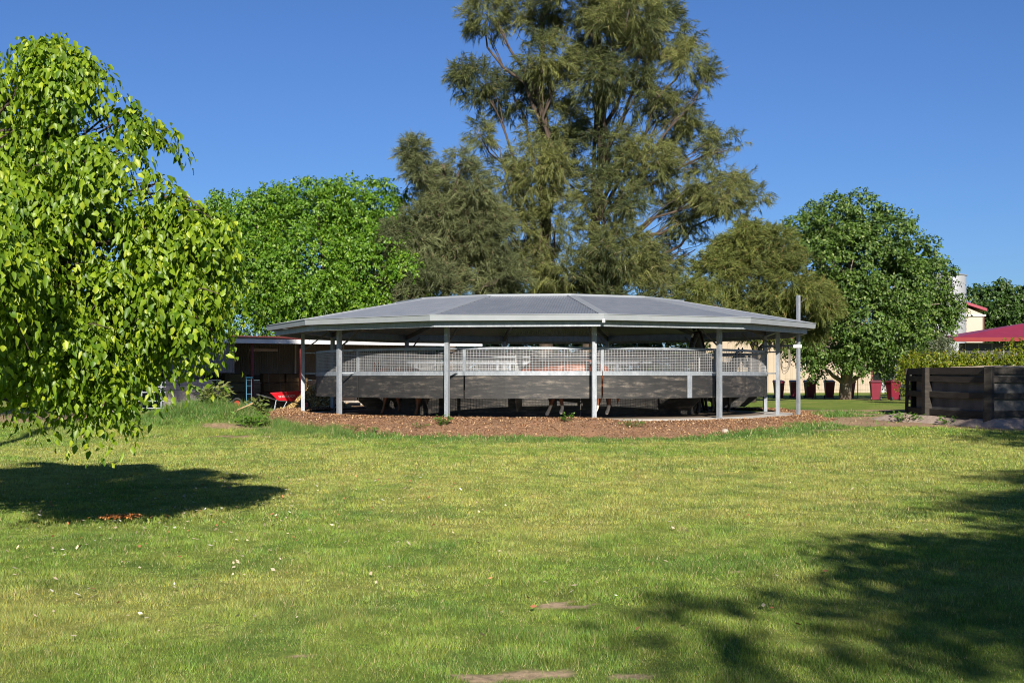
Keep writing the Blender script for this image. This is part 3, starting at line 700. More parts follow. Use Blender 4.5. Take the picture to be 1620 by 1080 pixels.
# pipe-rail yard fence left of the shed
gt = empty('pipe_fence', (0, 0, 0), 0, 'low grey pipe-rail yard fence left of the block wall', 'fence')
pa = P(262, 600, 44.6); pb = P(60, 600, 43.4)
zb = .42
for i, px in enumerate((255, 224, 178, 120, 62)):
    D = 44.6 + (px - 262) / (60 - 262) * -1.2; c = P(px, 600, D); mb = MB(); mb.tube([(c[0], D, zb - .1), (c[0], D, 1.53)], .03, 8); mb.build('post', M['galv'], gt)
for z in (1.49, 1.34, 1.15, .85, .6):
    mb = MB(); mb.tube([(pa[0], pa[1], z), (pb[0], pb[1], z)], .022, 8); mb.build('rail', M['galv'], gt)

# split timber / broken boards pile under the left tree
n = 90; c = P(165, 676, 38.5)
for i in range(14):
    x = c[0] + random.uniform(-.75, .75); y = c[1] + random.uniform(-.5, .5); a = random.uniform(0, PI); L_ = random.uniform(.3, .8); z = float(gz(x, y)) + random.uniform(.03, .28)
    mb = MB(); t = random.uniform(-.3, .3)
    mb.bar((-L_ / 2 * math.cos(a), -L_ / 2 * math.sin(a), -t * L_ / 2), (L_ / 2 * math.cos(a), L_ / 2 * math.sin(a), t * L_ / 2), .07, .03)
    o = mb.build('timber_offcut', M['tan'] if i % 3 else M['stone'], None); o.location = (x, y, z)
    tag(o, 'pale timber offcut in the scrap pile under the drooping tree', 'offcut', 'timber offcuts scattered under the left tree')
mb = MB(); c = P(556, 648, 53.6); mb.box((0, 0, 0), (.75, .1, .14)); o = mb.build('timber_sleeper', M['tan'], None, bevel=.01); o.location = (c[0], 53.6, .56); tag(o, 'orange-brown timber sleeper lying behind the walker at its left side', 'sleeper')
mb = MB(); mb.bar((0, 0, 0), (.62, .2, .28), .035, .03); c = P(364, 660, 37.2); o = mb.build('timber_stake', M['tan'], None); o.location = (c[0], 37.2, float(gz(c[0], 37.2)) + .04); tag(o, 'thin orange timber stake lying on the weedy mound', 'stake')

# ------------------------------------------------------------------ steel pole with arm and cable coil
c = P(1263, 657, 40.2); pz = float(gz(c[0], 40.2)); pole = empty('steel_pole', (c[0], 40.2, pz), 0, 'tall galvanised steel pole right of the walker with a short cross arm', 'pole')
mb = MB(); mb.box((0, 0, (4.24 - pz) / 2), (.09, .09, 4.24 - pz), .62); mb.build('post', M['galv'], pole)
mb = MB(); mb.bar((.05, 0, 2.66 - pz), (-.95, .9, 2.66 - pz), .06, .07); mb.build('arm', M['galv'], pole)
mb = MB(); mb.box((-.04, -.062, 2.64 - pz), (.26, .02, .10)); mb.build('clamp', M['white'], pole)
mb = MB(); mb.box((.15, 0, 4.08 - pz), (.2, .14, .02), M=Matrix.Rotation(-.7, 3, 'Y')); mb.build('aerial_panel', M['plastic_black'], pole)
coil = MB(); cc = P(1241, 562, 40.4); 
for j in range(3):
    pts = []
    for q in range(25):
        a = 2 * PI * q / 24; pts.append((cc[0] + (.13 + .02 * j) * math.sin(a) + .02 * math.sin(3 * a + j), 40.3 + .03 * j + .02 * math.cos(2 * a), cc[2] - .02 * j + (.40 + .07 * j) * math.cos(a)))
    coil.tube(pts, .013, 5)
tag(coil.build('cable_coil', M['rope'], None), 'loose coil of grey cable hanging from the pole arm', 'cable coil')

# ------------------------------------------------------------------ bins
def bin_proto():
    r = empty('wheelie_bin', (0, 0, 0), 0); mb = MB()
    b_ = [(-.2, -.22), (.2, -.22), (.2, .2), (-.2, .2)]; t_ = [(-.275, -.33), (.275, -.33), (.275, .3), (-.275, .3)]
    vs = [(*p, .05) for p in b_] + [(*p, .95) for p in t_]; fs = [(3, 2, 1, 0), (4, 5, 6, 7)] + [(i, (i + 1) % 4, 4 + (i + 1) % 4, 4 + i) for i in range(4)]
    mb.add(vs, fs); mb.box((0, -.01, .935), (.60, .67, .05)); bd = mb.build('body', M['bin'], r, bevel=.03)
    mb = MB(); vs = [(-.30, -.37, .962), (.30, -.37, .962), (.30, .33, .985), (-.30, .33, .985), (-.26, -.3, 1.0), (.26, -.3, 1.0), (.26, .28, 1.06), (-.26, .28, 1.06)]
    mb.add(vs, [(3, 2, 1, 0), (4, 5, 6, 7)] + [(i, (i + 1) % 4, 4 + (i + 1) % 4, 4 + i) for i in range(4)]); mb.build('lid', M['binlid'], r, bevel=.015)
    mb = MB(); mb.tube([(-.25, .36, .98), (.25, .36, .98)], .018, 8); mb.build('handle', M['binlid'], r)
    for s in (-1, 1):
        mb = MB(); mb.tube([(.21 * s, .24, .1), (.27 * s, .24, .1)], .1, 14); mb.build('wheel', M['plastic_black'], r)
    return r
bins = [(1232, 73.6, 'maroon wheelie bin seen just right of the walker post, in shade'), (1257, 73.6, 'maroon wheelie bin directly left of the tall steel pole'), (1281, 73.4, 'maroon wheelie bin directly right of the tall steel pole'),
        (1312, 73.4, 'maroon wheelie bin standing alone left of the tree trunk'), (1343, 73.8, 'maroon wheelie bin half hidden behind the tree trunk'), (1385, 66.2, 'sun-dappled maroon wheelie bin, first to the right of the tree trunk'),
        (1413, 66.0, 'brightest maroon wheelie bin, between its neighbour and the timber pen'), (1446, 65.8, 'maroon wheelie bin seen through gaps in the black timber pen')]
bp = bin_proto()
for i, (px, D, lab) in enumerate(bins):
    if i == 0: r = bp
    else:
        r = bp.copy(); COL.objects.link(r)
        for ch in bp.children: q = ch.copy(); COL.objects.link(q); q.parent = r
    x = (px - 810) * D / F; r.location = (x, D, float(gz(x, D))); r.rotation_euler = (0, 0, [.05, -.1, .12, -.06, .2, -.15, .25, .1][i] + (PI if i in (5, 6) else 0)); tag(r, lab, 'bin', 'maroon bins in a row by the shed')

# ------------------------------------------------------------------ cream shed, silo, tower, red-roofed building
cs = empty('cream_shed', (0, 0, 0), 0, 'long cream corrugated shed behind the trees and bins', 'shed')
D = 106; x0 = (1090 - 810) * D / F; x1 = (1379 - 810) * D / F
vs, fs = corr((x0, D), (x1, D), .1, 5.0, .2, .02); mb = MB(); mb.add(vs, fs); mb.build('front_wall', M['cream'], cs)
vs, fs = corr((x1, D), (x1, D + 12), .1, 5.0, .2, .02); mb = MB(); mb.add(vs, fs); mb.build('side_wall', M['cream'], cs)
mb = MB(); mb.box((x1 + .03, D - .03, 2.55), (.12, .12, 4.9)); mb.build('corner_trim', M['redsteel'], cs)
mb = MB(); vs = [(x0 - .3, D - .4, 5.0), (x1 + .4, D - .4, 5.0), (x1 + .4, D + 6, 6.6), (x0 - .3, D + 6, 6.6), (x0 - .3, D + 12.4, 5.0), (x1 + .4, D + 12.4, 5.0)]; mb.add(vs, [(0, 1, 2, 3), (3, 2, 5, 4)])
o = mb.build('roof', M['redroof'], cs); s = o.modifiers.new('s', 'SOLIDIFY'); s.thickness = .06
# porch bay at the right end
x2 = (1424 - 810) * 110 / F
mb = MB(); mb.box(((x1 + x2) / 2, 110.5, 2.1), (x2 - x1, .1, 4.2)); mb.build('recess_wall', M['zinc'], cs)
mb = MB()
for px in (1397, 1417): x = (px - 810) * 106 / F; mb = MB(); mb.tube([(x, 106, .2), (x, 106, 3.4)], .1, 8); mb.build('porch_post', M['white'], cs)
mb = MB(); mb.box(((x1 + x2) / 2 + .4, 107.5, 3.5), (2.6, 4, .16)); mb.build('porch_roof', M['white'], cs)
# wire fence behind the bins
wf = empty('wire_fence', (0, 0, 0), 0, 'thin wire fence running behind the bins', 'fence')
for px in (1290, 1357, 1434):
    x = (px - 810) * 75 / F; mb = MB(); mb.tube([(x, 75, .4), (x, 75, 1.65)], .03, 6); mb.build('post', M['rafter'], wf)
for z in (1.6, 1.3, 1.0): mb = MB(); mb.tube([((1240 - 810) * 75 / F, 75, z), ((1450 - 810) * 75 / F, 75, z)], .009, 5); mb.build('wire', M['galv'], wf)
# silo
D = 122; sx0 = (1499 - 810) * D / F; silo = empty('grain_silo', (sx0, D, 0), 0, 'tall pale grey steel silo rising behind the broad green tree', 'silo')
mb = MB(); n = 48; H = (600 - 436) * D / F + 1.6; Rr = (1527 - 1471) / 2 * D / F
zs = np.arange(0, H, .22)
vs = []; fs = []
for i, z in enumerate(zs):
    for k in range(n): rr = Rr + (.025 if i % 2 else 0); vs.append((rr * math.cos(2 * PI * k / n), rr * math.sin(2 * PI * k / n), z))
for i in range(len(zs) - 1):
    for k in range(n): k2 = (k + 1) % n; fs.append((i * n + k, i * n + k2, (i + 1) * n + k2, (i + 1) * n + k))
mb.add(vs, fs); mb.build('silo_wall', M['silo'], silo, True)
for z in (H * .33, H * .62, H * .8):
    mb = MB(); mb.cyl((0, 0, z), Rr + .05, .1, 48); mb.build('band', M['rafter'], silo)
mb = MB(); mb.tube([(0, 0, zs[-1]), (0, 0, zs[-1] + .05), (0, 0, H + .4)], [Rr + .12, Rr + .12, .25], 48); mb.build('silo_roof', M['silo'], silo)
for s in (-.2, .2):
    mb = MB(); mb.tube([(-Rr * .2 + s, -Rr - .15, 1), (-Rr * .2 + s, -Rr - .15, H)], .03, 6); mb.build('ladder_rail', M['galv'], silo)
# second silo, hidden lower
D = 116; q = empty('small_silo', ((1483 - 810) * D / F, D, 0), 0, 'shorter white silo half hidden between tree and hedge', 'silo')
mb = MB(); R2 = 15 * D / F; H2 = (600 - 520) * D / F + 1.6; mb.cyl((0, 0, 0), R2, H2, 32); mb.build('silo_wall', M['white'], q, False)
mb = MB(); mb.tube([(0, 0, H2), (0, 0, H2 + .6)], [R2 + .06, .15], 32); mb.build('silo_roof', M['white'], q)
# cream tower building with red gable edge
D = 128; tb = empty('tower_building', (0, 0, 0), 0, 'tall narrow cream building with a red sloping roof beside the silo', 'building')
xa, xb = (1515 - 810) * D / F, (1555 - 810) * D / F; z1 = (600 - 497) * D / F + 1.6; ze = (600 - 493) * D / F + 1.6; zp = (600 - 474) * D / F + 1.6
xm = xa - (xb - xa) * .4
mb = MB(); xl = 2 * xm - xb
mb.add([(xl, D, 0), (xb, D, 0), (xb, D + 8, 0), (xl, D + 8, 0), (xl, D, z1), (xb, D, z1), (xb, D + 8, z1), (xl, D + 8, z1), (xm, D, zp), (xm, D + 8, zp)],
       [(0, 1, 5, 8, 4), (1, 2, 6, 5), (2, 3, 7, 9, 6), (3, 0, 4, 7)]); mb.build('wall', M['cream2'], tb)
mb = MB(); 
for xe in (xb + .3, xl - .3): mb.add([(xm, D - .3, zp + .1), (xe, D - .3, ze + .05), (xe, D + 8.3, ze + .05), (xm, D + 8.3, zp + .1), (xm, D - .3, zp + .38), (xe, D - .3, ze + .33), (xe, D + 8.3, ze + .33), (xm, D + 8.3, zp + .38)], [(3, 2, 1, 0), (4, 5, 6, 7), (0, 1, 5, 4), (1, 2, 6, 5), (2, 3, 7, 6)])
mb.build('roof', M['redroof'], tb)
mb = MB(); mb.box(((xl + xb) / 2, D - .08, z1 - .12), (xb - xl + .5, .16, .18)); mb.build('gutter', M['white'], tb)
mb = MB(); mb.box((xb + .04, D - .04, z1 / 2), (.12, .12, z1 - .4)); mb.build('corner_trim', M['redsteel'], tb)
# red hip roof building
D = 76; rb = empty('red_roofed_building', (0, 0, 0), 0, 'low building with a crimson roof and dark windows behind the golden hedge', 'building')
xa = (1508 - 810) * D / F; ze = (600 - 534) * D / F + 1.6; zt = (600 - 505) * D / F + 1.6 + .35; xe = xa + 16
mb = MB(); mb.add([(xa, D, ze), (xe, D, ze + .1), (xe, D + 9, ze + .1), (xa, D + 9, ze), (xa + 7, D + 4.5, 5.3), (xe - 5, D + 4.5, 5.3)], [(0, 1, 5, 4), (1, 2, 5), (2, 3, 4, 5), (3, 0, 4), (3, 2, 1, 0)]); mb.build('roof', M['redroof'], rb)
mb = MB(); mb.box(((xa + xe) / 2, D - .03, ze - .1), (xe - xa, .05, .24)); mb.build('fascia', M['redfascia'], rb)
mb = MB(); mb.box(((xa + xe) / 2 + .5, D + 1.2, ze / 2 - .15), (xe - xa - .6, .2, ze - .3)); mb.build('wall', M['dark'], rb)
for i in range(4):
    f = MB(); xc = xa + 1.9 + i * 2.3; zc = ze - .75
    for dx in (-.8, 0, .8): f.box((xc + dx, D + 1.07, zc), (.06, .05, .9))
    for dz in (-.45, .45): f.box((xc, D + 1.07, zc + dz), (1.66, .055, .06))
    fr = f.build('window', M['zinc'], rb)
    f = MB(); f.box((xc, D + 1.09, zc), (1.6, .02, .84)); f.build('pane', M['plastic_black'], fr)

# ------------------------------------------------------------------ timber pen (right)
pen = empty('timber_pen', (0, 0, 0), 0, 'black stained timber pen with heavy posts and rails, full of sand', 'timber pen')
PV = [(1441, 41.2), (1472, 39.3), (1567, 36.4), (1684, 36.6), (1760, 39.5), (1740, 43.5), (1620, 45), (1500, 44)]
PW = [Vector(((px - 810) * D / F, D, 0)) for px, D in PV]
ztop = 1.95
for i, p in enumerate(PW):
    g = float(gz(p.x, p.y)) - .15; nx_ = (PW[(i + 1) % 8] - PW[i - 1]).normalized(); a = math.atan2(nx_.y, nx_.x)
    w_ = .10 if i == 0 else .23; mb = MB(); jj = random.uniform(-.02, .02)
    out = Vector((nx_.y, -nx_.x, 0)) * .12
    mb.bar((p.x + out.x + jj, p.y + out.y, g), (p.x + out.x - jj, p.y + out.y, ztop + (.02 if i else .0)), w_, w_, up=nx_); mb.build('post', M['blacktimber'], pen, bevel=.012)
for i in range(8):
    a_, b_ = PW[i], PW[(i + 1) % 8]; dd_ = (b_ - a_).normalized(); out = Vector((dd_.y, -dd_.x, 0))
    ga, gb = float(gz(a_.x, a_.y)), float(gz(b_.x, b_.y)); gm = min(ga, gb)
    mb = MB(); k0 = .32 if i == 0 else 0.0
    s0 = a_.lerp(b_, k0 + .005); s1 = b_
    mb.bar(s0 + Vector((0, 0, (gm + ztop) / 2 - .02)), s1 + Vector((0, 0, (gm + ztop) / 2 - .02)), .03, ztop - gm - .1); mb.build('liner_board', M['liner'], pen)
    for j, (z, h) in enumerate(((ztop - .1, .2), (ztop - .33, .17), (ztop - .78, .17), (ztop - 1.28, .17))):
        mb = MB(); q = [a_.lerp(b_, t) + out * .065 + Vector((0, 0, z - .02 * j * .5 + .022 * math.sin(PI * t + i + j) * (1 if j else .4) - .06 * t * (1 if i == 1 and j == 3 else 0))) for t in np.linspace(0.01, .99, 7)]
        for u, v_ in zip(q[:-1], q[1:]): mb.bar(u, v_, .08, h)
        mb.build('rail', M['blacktimber'], pen)
def heap(name, poly_f, n, x0, x1, y0, y1, mat, label, cat, kind=None):
    xx, yy = np.meshgrid(np.linspace(x0, x1, n), np.linspace(y0, y1, n)); x = xx.ravel(); y = yy.ravel(); z = poly_f(x, y)
    i = np.arange(n * n).reshape(n, n); Fq = np.stack([i[:-1, :-1], i[:-1, 1:], i[1:, 1:], i[1:, :-1]], -1).reshape(-1, 4)
    return tag(fast(name, np.stack([x, y, z], 1), Fq, mat, None, None, True), label, cat, None, kind)
M['sand'] = surf('pinkish_sand', (.22, .165, .135), (.32, .25, .2), 3, .95, 0, .8, fine=22)
M['sandtop'] = surf('pen_sand_fill', (.3, .23, .15), (.42, .33, .22), 3, .95, 0, .8, fine=22)
cx, cy = sum(p.x for p in PW) / 8, sum(p.y for p in PW) / 8
# sand fill: polygon shrunk from the pen outline
vs = []; fs = []; K = 14
for j in range(K + 1):
    t = j / K
    for i in range(64):
        e = i / 8; a_, b_ = PW[int(e) % 8], PW[(int(e) + 1) % 8]; p = a_.lerp(b_, e - int(e)); x = cx + (p.x - cx) * .985 * (1 - t); y = cy + (p.y - cy) * .985 * (1 - t)
        vs.append((x, y, ztop - .14 + .20 * float(sst(0, .55, t)) + .1 * (float(fbm(x * 2, y * 2, 71)) - .5)))
for j in range(K):
    for i in range(64): i2 = (i + 1) % 64; fs.append((j * 64 + i, j * 64 + i2, (j + 1) * 64 + i2, (j + 1) * 64 + i))
mb = MB(); mb.add(vs, fs); mb.build('sand_fill', M['sandtop'], pen, True)
# sand spilt in front of the pen
def spill(x, y):
    e0 = 38.6 - (x - 11.5) * .62; e1 = np.where(x < 13.7, 38.6 - (x - 12.2) * 1.0, 36.0)
    d_ = (np.where(x < 13.6, 39.3 - (x - 12.85) * 1.28 * 0 - (x - 12.85) * 3.4 * 0, 36.4))
    line = np.interp(x, [10.5, 12.2, 13.6, 15.8], [40.6, 39.3, 36.4, 36.5])
    u = line - y
    h = .25 * np.exp(-((u - .25) / .55) ** 2) * (.55 + .9 * fbm(x * 1.1, y * 1.1, 19)) * sst(10.9, 12.0, x)
    return gz(x, y) - .05 + h
heap('sand_bank', spill, 110, 10.6, 17, 33.6, 41.5, M['sand'], 'low ridge of pinkish sand spilt along the foot of the timber pen', 'sand ridge')

# stones
def stone(px, py, D, r, lab, squash=.7):
    x = (px - 810) * D / F; y = D; z = max(float(gz(x, y)), float(mulch_z(np.array(x), np.array(y))))
    import bmesh
    bm = bmesh.new(); bmesh.ops.create_icosphere(bm, subdivisions=3, radius=r)
    for v_ in bm.verts:
        q = 1 + .35 * (float(fbm(v_.co.x / r * 1.4 + px, v_.co.y / r * 1.4 + v_.co.z / r, 3)) - .5); v_.co *= q; v_.co.z *= squash
    me = bpy.data.meshes.new('stone'); bm.to_mesh(me); bm.free(); me.materials.append(M['stone']); o = link('stone', me); o.location = (x, y, z + r * .3)
    tag(o, lab, 'stone')
stone(1147, 669, 34.6, .10, 'pale round stone on the mulch in front of the walker post')

# ------------------------------------------------------------------ vegetation
def unit(a): return a / np.maximum(np.linalg.norm(a, axis=1, keepdims=True), 1e-9)
def tube_mesh(paths, mat, parent, name='trunk', n=7):
    mb = MB()
    for pts, rr in paths: mb.tube(pts, rr, n, cap=True)
    return mb.build(name, mat, parent, True)
def bent(a, b, sag, r0, r1, k=6, jit=.04, rg=random):
    a = Vector(a); b = Vector(b); L = (b - a).length; pts = []; rs = []
    for i in range(k + 1):
        t = i / k; p = a.lerp(b, t); p.z += sag * L * math.sin(PI * t) 
        if 0 < i < k: p += Vector((rg.uniform(-1, 1), rg.uniform(-1, 1), rg.uniform(-1, 1))) * jit * L
        pts.append(p); rs.append(r0 + (r1 - r0) * t)
    return pts, rs
def leaves(P0, A, N, L, W, fold, col, tris='kite'):
    """leaf = folded blade : base, left, tip, right (+ fold)"""
    A = unit(A); S = unit(np.cross(A, N)); N = np.cross(S, A); L = L[:, None]; W = W[:, None]
    b = P0; mid = P0 + A * L * .42; tip = P0 + A * L - N * L * .12
    l = mid - S * W * .5 + N * W * fold; r = mid + S * W * .5 + N * W * fold
    if tris == 'kite':
        V = np.stack([b, l, tip, r], 1).reshape(-1, 3); i = np.arange(len(P0))[:, None] * 4
        Fc = np.concatenate([i + np.array([[0, 1, 2]]), i + np.array([[0, 2, 3]])], 0); C = np.repeat(col, 4, 0)
    else:
        m2 = P0 + A * L * .78 - N * L * .04; l2 = m2 - S * W * .26 + N * W * fold * .5; r2 = m2 + S * W * .26 + N * W * fold * .5
        l = P0 + A * L * .33 - S * W * .5 + N * W * fold; r = P0 + A * L * .33 + S * W * .5 + N * W * fold
        m1 = P0 + A * L * .33 + N * 0
        V = np.stack([b, l, l2, tip, r2, r, m1, m2], 1).reshape(-1, 3); i = np.arange(len(P0))[:, None] * 8
        Fc = np.concatenate([i + np.array([q]) for q in ([0, 6, 1], [1, 6, 7], [1, 7, 2], [2, 7, 3], [0, 5, 6], [6, 5, 4], [6, 4, 7], [7, 4, 3])], 0); C = np.repeat(col, 8, 0)
    return V, Fc, C
def blob_pts(blobs, n, rg, shell=.55, clump=1.0):
    """anchor points in the union of blobs, thinned by noise into clumps; returns pos, outward dir, blob idx"""
    B = np.array(blobs, float); w = (B[:, 3] * B[:, 4]) ** 1.0; w /= w.sum()
    k = rg.choice(len(B), n, p=w); u = unit(rg.normal(0, 1, (n, 3))); r = (shell ** 3 + (1 - shell ** 3) * rg.random(n)) ** (1 / 3)
    lump = 1 + .28 * (fbm(u[:, 0] * 2.2 + k * 3.7, u[:, 1] * 2.2 + u[:, 2] * 1.7 + k, 7) - .5) * 2
    pos = B[k, :3] + u * (r * lump)[:, None] * np.stack([B[k, 3], B[k, 5], B[k, 4]], 1)
    s = 1 / clump
    g = .5 * fbm(pos[:, 0] * s + pos[:, 1] * .6 * s, pos[:, 2] * s + 5, 21) + .5 * fbm(pos[:, 1] * s - pos[:, 0] * .5 * s, pos[:, 2] * s * 1.1, 22)
    return pos, u, k, g
def mk_blobs(lst, D, depth=1.0, flat=.9, seed=1):
    rg = np.random.default_rng(seed); out = []
    for e in lst:
        px, py, r = e[:3]; off = e[3] if len(e) > 3 else rg.uniform(-1, 1) * depth
        c = P(px, py, D + off); R_ = r * (D + off) / F; out.append((c[0], c[1], c[2], R_, R_ * flat, R_ * rg.uniform(.9, 1.2)))
    return out

def billow(blobs, k, f, seed, shrink=.82):
    rg = np.random.default_rng(seed); out = []
    for b in blobs:
        out.append(tuple(b[:3]) + (b[3] * shrink, b[4] * shrink, b[5] * shrink))
        u = unit(rg.normal(0, 1, (k, 3)))
        for v in u:
            q = f * rg.uniform(.6, 1.25); out.append((b[0] + v[0] * b[3] * .86, b[1] + v[1] * b[5] * .86, b[2] + v[2] * b[4] * .86, b[3] * q, b[4] * q * .8, b[5] * q))
    return out
def foliage_leafy(root, blobs, n_tw, per, tw_len, L, W, cols, seed, mat, droop=.5, shell=.5, clump=1.2, thr=.36, tris='kite', fold=.12, up=.35, spread=.25, dn=.45):
    rg = np.random.default_rng(seed); pos, u, k, g = blob_pts(blobs, n_tw, rg, shell, clump)
    kp = g > thr; pos = pos[kp]; u = u[kp]; n = len(pos); g = g[kp]
    d = unit(u + rg.normal(0, dn, (n, 3)) + np.array([0, 0, up]))
    side = unit(np.cross(d, rg.normal(0, 1, (n, 3))))
    tl = tw_len * rg.uniform(.6, 1.3, n)
    tone = rg.normal(0, 1, n)
    Ps, As, Ns, Cs = [], [], [], []
    c0, c1, c2 = [np.array(c) for c in cols]
    for j in range(per):
        t = (j + .5) / per; q = pos + d * (tl * t)[:, None]; q[:, 2] -= droop * tl * t * t
        sg = 1 if j % 2 else -1
        q = q + side * (sg * spread * .15 * tl)[:, None] + rg.normal(0, .045 * tw_len, (n, 3)) 
        a = d * .25 + side * (.55 * sg) + np.array([0, 0, -droop * 1.35]) + rg.normal(0, .28, (n, 3))
        nn = unit(u * .8 + np.array([0, 0, .55]) + rg.normal(0, .45, (n, 3)))
        mx = np.clip(.5 + .30 * tone + rg.normal(0, .22, n), 0, 1)[:, None]
        c = c0 + (c1 - c0) * mx; new = (rg.random(n) < .10 * (.5 + t))[:, None]; c = np.where(new, c2, c) * rg.uniform(.8, 1.2, n)[:, None]
        Ps.append(q); As.append(a); Ns.append(nn); Cs.append(c)
    Pp = np.concatenate(Ps); n = len(Pp)
    V, Fc, C = leaves(Pp, np.concatenate(As), np.concatenate(Ns), L * rg.uniform(.45, 1.3, n), W * rg.uniform(.55, 1.25, n), fold, np.concatenate(Cs), tris)
    fast('crown', V, Fc, mat, root, C)
    return pos, d, tl

def limbs(root, base, top, blobs, mat, r0, seed, twigs=None, n_tw=0, r_l=.35, nb=2, trunks=None):
    rg = random.Random(seed); paths = []
    for (b_, t_, rr) in (trunks or [(base, top, r0)]):
        paths.append(bent(b_, t_, 0, rr, rr * .28, 9, .012, rg))
    main = paths[:]
    for bl in blobs:
        c = Vector(bl[:3])
        pts, rs = min(main, key=lambda m_: min((p - c).length for p in m_[0]))
        cand = [(p, r) for p, r in zip(pts, rs) if p.z < c.z + .1 * (c.z - pts[0].z)] or [(pts[1], rs[1])]
        want = pts[0].z + (c.z - pts[0].z) * rg.uniform(.45, .75)
        p, r = min(cand[1:] or cand, key=lambda q: abs(q[0].z - want))
        pa_ = bent(p, c, .06, min(r * .6, r0 * r_l), r0 * .06, 6, .04, rg); paths.append(pa_)
        for q in range(nb):
            st = pa_[0][rg.choice((3, 4, 5))]; e = c + Vector((rg.uniform(-1, 1) * bl[3], rg.uniform(-1, 1) * bl[5], rg.uniform(-.5, 1) * bl[4])) * .8
            paths.append(bent(st, e, .05, r0 * .07, r0 * .015, 5, .05, rg))
    if twigs is not None and n_tw:
        pos, d, tl = twigs; idx = np.random.default_rng(seed).choice(len(pos), min(n_tw, len(pos)), replace=False)
        for i in idx:
            p = Vector(pos[i]); dd_ = Vector(d[i]); L_ = tl[i]
            pts = [p - dd_ * L_ * .9, p, p + dd_ * L_ * .5 - Vector((0, 0, .12 * L_)), p + dd_ * L_ - Vector((0, 0, .5 * L_))]; paths.append((pts, [.012, .009, .006, .003]))
    return tube_mesh(paths, mat, root)

# --- near drooping tree, left
D1 = 12.6
bl = mk_blobs([(78, 92, 42, 0), (18, 128, 62, .3), (115, 155, 52, -.3), (190, 190, 46, 0), (60, 240, 90, .5), (150, 270, 85, -.4), (222, 255, 45, .2), (255, 305, 48, -.2), (200, 360, 85, .3), (290, 345, 36, 0),
               (325, 372, 38, -.2), (325, 430, 46, .2), (235, 300, 62, .1), (212, 225, 52, .1), (258, 285, 50, .2), (160, 190, 58, .1), (95, 120, 52, -.2), (215, 420, 75, -.2), (300, 405, 58, .3), (262, 362, 55, -.3), (100, 390, 120, .6), (0, 340, 130, -.5), (-120, 240, 110, .5), (-170, 370, 150, .5), (-70, 130, 60, 1), (270, 465, 68, -.3), (298, 505, 38, 0), (180, 490, 90, .4), (60, 520, 105, -.4),
               (-60, 490, 100, .6), (212, 545, 32, .3), (150, 562, 50, 0), (50, 542, 45, -.5), (152, 606, 24, 0), (105, 592, 26, .3), (192, 592, 24, -.3), (-10, 530, 45, .2), (148, 622, 16, 0), (-250, 300, 160, 2), (-210, 290, 120, -1.5), (-120, 420, 125, 2.2), (-30, 300, 120, 2.3), (-60, 420, 120, -1.8)], D1, .4, .85, 2)
bl = [tuple(b[:3]) + tuple(q * .74 for q in b[3:]) for b in bl]
t1 = empty('broadleaf_tree', (-5.7, 12.9, 0), 0, 'near broadleaf tree with drooping lime-green leaves at the left edge of the lawn', 'tree'); t1.location = (0, 0, 0)
tw = foliage_leafy(t1, billow(bl, 6, .42, 5), 14600, 14, .38, .088, .054, ((.075, .15, .010), (.235, .335, .02), (.33, .40, .028)), 4, M['leaf'], droop=.8, shell=.5, clump=.9, thr=.45, tris='full', fold=.22, up=.3, spread=.8, dn=.28)
limbs(t1, (-7.3, 12.9, -.1), (-6.4, 13.0, 5.8), bl, M['barkdark'], .17, 6, tw, 260, .2, 3)
# --- rounded bright-green tree behind the hay shed
bl = mk_blobs([(392, 350, 56, -1), (350, 352, 46, -.5), (440, 332, 56), (500, 325, 58), (548, 330, 60), (603, 345, 56), (640, 378, 48), (345, 372, 52), (325, 430, 60), (400, 420, 80, -2), (490, 430, 90, -2.5), (580, 430, 80, -2), (652, 440, 48), (665, 490, 42), (375, 500, 60, -1), (470, 510, 60, -1), (560, 505, 60, -1), (620, 510, 50), (280, 470, 60), (270, 400, 45),
               (430, 400, 70, 2), (560, 400, 80, 2.5)], 64, 1.5, .95, 3)
t2 = empty('maple_tree', (0, 0, 0), 0, 'dense round bright-green tree behind the red-roofed hay shed', 'tree')
tw = foliage_leafy(t2, billow(bl, 7, .36, 6), 18000, 9, .55, .165, .11, ((.065, .155, .012), (.145, .265, .02), (.21, .31, .03)), 14, M['leaf'], droop=.55, shell=.62, clump=1.5, thr=.33, fold=.1, up=.3)
limbs(t2, ((500 - 810) * 64 / F, 64, .3), ((520 - 810) * 64 / F, 64, 8), bl, M['barkdark'], .35, 8, None, 0, .4, 1)
# --- right tree
bl = mk_blobs([(1318, 345, 48), (1362, 335, 42), (1290, 375, 52), (1250, 385, 38), (1400, 372, 48), (1440, 410, 46), (1350, 410, 70, -1.5), (1420, 450, 60, -1.5), (1468, 442, 38), (1490, 480, 32), (1458, 500, 48), (1262, 548, 24, -1), (1235, 520, 26, 0), (1345, 560, 28, -2.5), (1290, 560, 24, -2.5), (1380, 490, 70, -2), (1300, 470, 55), (1312, 540, 42), (1370, 550, 38), (1430, 530, 45), (1285, 570, 24), (1398, 578, 18), (1300, 420, 60, 2), (1400, 440, 60, 2.2), (1480, 540, 22), (1330, 590, 10)], 70, 1.5, .95, 5)
t4 = empty('sweetgum_tree', (0, 0, 0), 0, 'broad dark-green star-leaved tree standing over the maroon bins', 'tree')
foliage_leafy(t4, billow(bl, 7, .36, 7), 12500, 9, .5, .175, .13, ((.040, .085, .014), (.105, .175, .028), (.17, .22, .06)), 24, M['leafgloss'], droop=.4, shell=.6, clump=1.3, thr=.39, fold=.1, up=.35)
limbs(t4, ((1337 - 810) * 70 / F, 70, .4), ((1345 - 810) * 70 / F, 70, 8.6), bl, M['bark'], .36, 9, None, 0, .42, 1)
